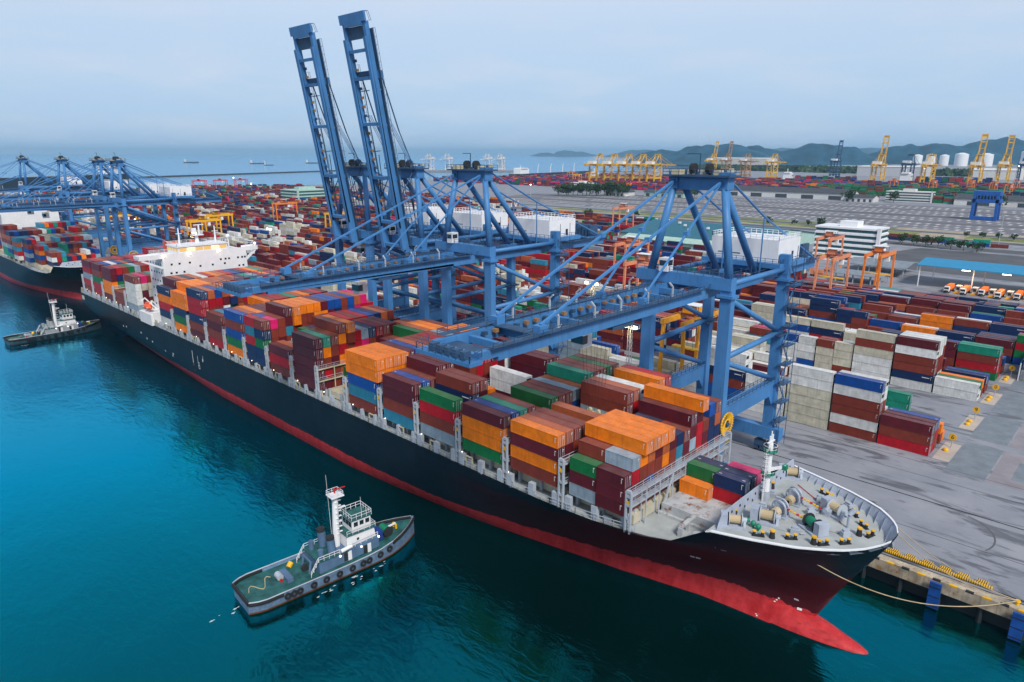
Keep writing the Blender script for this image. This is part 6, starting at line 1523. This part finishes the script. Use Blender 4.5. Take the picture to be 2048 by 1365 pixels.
# far wooded shore strip
w_ = MB(); r5 = random.Random(9)
for i in range(5200):
    x = r5.uniform(-1700, 100); y = 2720 + r5.uniform(0, 260) + (x + 800) * -.25; s_ = r5.uniform(5, 11); z = r5.uniform(1, 15)
    a = Vector((r5.gauss(0, 1), r5.gauss(0, 1), r5.gauss(0, 1))).normalized(); b = a.cross(Vector((r5.gauss(0, 1), r5.gauss(0, 1), r5.gauss(0, 1)))).normalized(); c = Vector((x, y, z))
    w_.face([c - a * s_ - b * s_ * .6, c + a * s_ - b * s_ * .6, c + a * s_ + b * s_, c - a * s_ + b * s_], i % 2)
tag(w_.build('woodland', LEAF), 'dark far-off woodland strip between the terminal and the hills', 'woodland', kind='stuff')
# ------------------------------------------------------------------ far ships
def far_ship(label, a, b, w, hh, hullm, housem, boxes=0, gear=0):
    a, b = Vector((*a, WZ)), Vector((*b, WZ)); d = b - a; L = d.length; ang = math.atan2(d.y, d.x)
    T = thing('cargo_ship', label, 'ship', (a + b) / 2, ang, 'distant ships')
    m = MB(); secs = []
    for u in (-.5, -.46, -.2, .3, .44, .5):
        hb = w * (.35 if u == -.5 else .5 if u < .35 else .36 if u < .49 else .02); secs.append([(u * L, -hb, hh), (u * L, -hb * .85, -1), (u * L, hb * .85, -1), (u * L, hb, hh)])
    m.loft(secs, 0); m.loft([[s_[0], s_[3]] for s_ in secs], 1); m.face(list(reversed(secs[0]))); m.build('hull', [hullm, GREYR], T)
    m = MB(); m.box(-.44 * L, -w * .42, hh - .2, -.34 * L, w * .42, hh + 16, 0); m.box(-.43 * L, -w * .5, hh + 16, -.36 * L, w * .5, hh + 19, 0); m.tube((-.4 * L, 0, hh + 19), (-.4 * L, 0, hh + 28), .8, 0, 6); m.box(-.335 * L, -w * .38, hh + 10, -.3355 * L + .3, w * .38, hh + 11.5, 1); m.build('superstructure', [housem, WIN], T)
    if gear:
        for k in range(gear): m = MB(); x = -.2 * L + k * .62 * L / gear; m.tube((x, 0, hh), (x, 0, hh + 20), 1.2, 0, 8); m.beam((x, 0, hh + 18), (x + 12, 4, hh + 30), .9, .9, 0); m.build('deck_crane', housem, T)
    if boxes:
        m = MB(); r = random.Random(int(L)); n = int(L * .7 / 14)
        for k in range(n):
            for j in range(4): m.box(-.3 * L + k * 14, -w * .42 + j * w * .21, hh, -.3 * L + k * 14 + 12.2, -w * .42 + (j + .97) * w * .21, hh + 2.6 * r.randint(1, boxes), r.randrange(6))
        m.build('deck_cargo', [CM[c] for c in 'bmrnug'], T)
HB = mat('far_ship_dark_hull', (.02, .035, .055), rough=.5); HR = mat('far_ship_red_hull', (.25, .04, .03), rough=.5)
far_ship('small dark cargo ship at anchor on the sea, leftmost', (-5911, 2303), (-5824, 2388), 20, 8, HB, WHITE)
far_ship('small dark cargo ship on the sea below the smoky cloud, longer of two', (-5040, 2439), (-4960, 2516), 18, 6, HB, WHITE)
far_ship('small flat dark barge on the sea right of the longer cargo ship', (-4386, 2217), (-4339, 2262), 14, 4, HB, WHITE)
far_ship('small dark ship on the sea half hidden by the left raised boom', (-4960, 2850), (-4890, 2925), 18, 6, HB, WHITE)
far_ship('dark bulk ship with white deck cranes moored beyond the mid yard', (-1630, 1690), (-1712, 2222), 32, 12, HB, WHITE, 0, 4)
far_ship('dark container ship with white bridge moored at the far right basin', (-830, 1935), (-612, 1985), 30, 10, HB, WHITE, 4)
far_ship('dark navy container ship moored behind the tallest yellow cranes', (-520, 1880), (-290, 1900), 32, 16, HB, WHITE, 4)
far_ship('red striped container ship moored behind the far yellow crane row', (-1180, 1520), (-1010, 1600), 30, 12, HR, WHITE, 4)
bs = MB(); sheet(bs, [(-950, 1905), (-200, 1840), (-190, 2005), (-900, 2060)], .02); struct('harbour_basin', bs, MATS.get('harbour_water') or bpy.data.materials['harbour_water'])
far_ship('large white hulled ship moored behind the left blue cranes', (-1800, 560), (-1640, 270), 40, 34, HB, WHITE)
sm = bpy.data.materials.new('dark_smoke'); sm.use_nodes = True; t = sm.node_tree; t.nodes.remove(t.nodes['Principled BSDF'])
pv = N(t, 'ShaderNodeVolumePrincipled'); pv.inputs['Color'].default_value = (.2, .27, .38, 1)
co = N(t, 'ShaderNodeTexCoord'); ns = N(t, 'ShaderNodeTexNoise'); ns.inputs['Scale'].default_value = 2.6; ns.inputs['Detail'].default_value = 5; t.links.new(co.outputs['Object'], ns.inputs['Vector'])
gs = N(t, 'ShaderNodeTexGradient', gradient_type='SPHERICAL'); t.links.new(co.outputs['Object'], gs.inputs[0])
mr = N(t, 'ShaderNodeMapRange'); mr.inputs['From Min'].default_value = .4; mr.inputs['From Max'].default_value = .75; mr.inputs['To Max'].default_value = .006; t.links.new(ns.outputs['Fac'], mr.inputs[0])
mu = N(t, 'ShaderNodeMath', operation='MULTIPLY'); t.links.new(mr.outputs[0], mu.inputs[0]); t.links.new(gs.outputs['Fac'], mu.inputs[1])
t.links.new(mu.outputs[0], pv.inputs['Density']); t.links.new(pv.outputs[0], t.nodes['Material Output'].inputs['Volume'])
m = MB(); m.sphere((0, 0, 0), 1, 0, 20, 10); o = m.build('smoke', sm); o.location = (-3630, 1650, 96); o.scale = (260, 150, 78); tag(o, 'faint dark smoke drifting over the sea left of the raised booms', 'smoke', kind='stuff')
# ------------------------------------------------------------------ haze
HAZE_D = 5e-5
hz = bpy.data.materials.new('haze_air'); hz.use_nodes = True; t = hz.node_tree; t.nodes.remove(t.nodes['Principled BSDF'])
pv = N(t, 'ShaderNodeVolumePrincipled'); pv.inputs['Color'].default_value = (.42, .73, 1, 1); pv.inputs['Density'].default_value = HAZE_D; pv.inputs['Anisotropy'].default_value = .0
t.links.new(pv.outputs[0], t.nodes['Material Output'].inputs['Volume'])
hm = MB(); hm.box(-40500, -40500, -30, 40500, 40500, 260); tag(hm.build('haze', hz), 'thin pale blue haze in the air over the port', 'haze', kind='stuff')
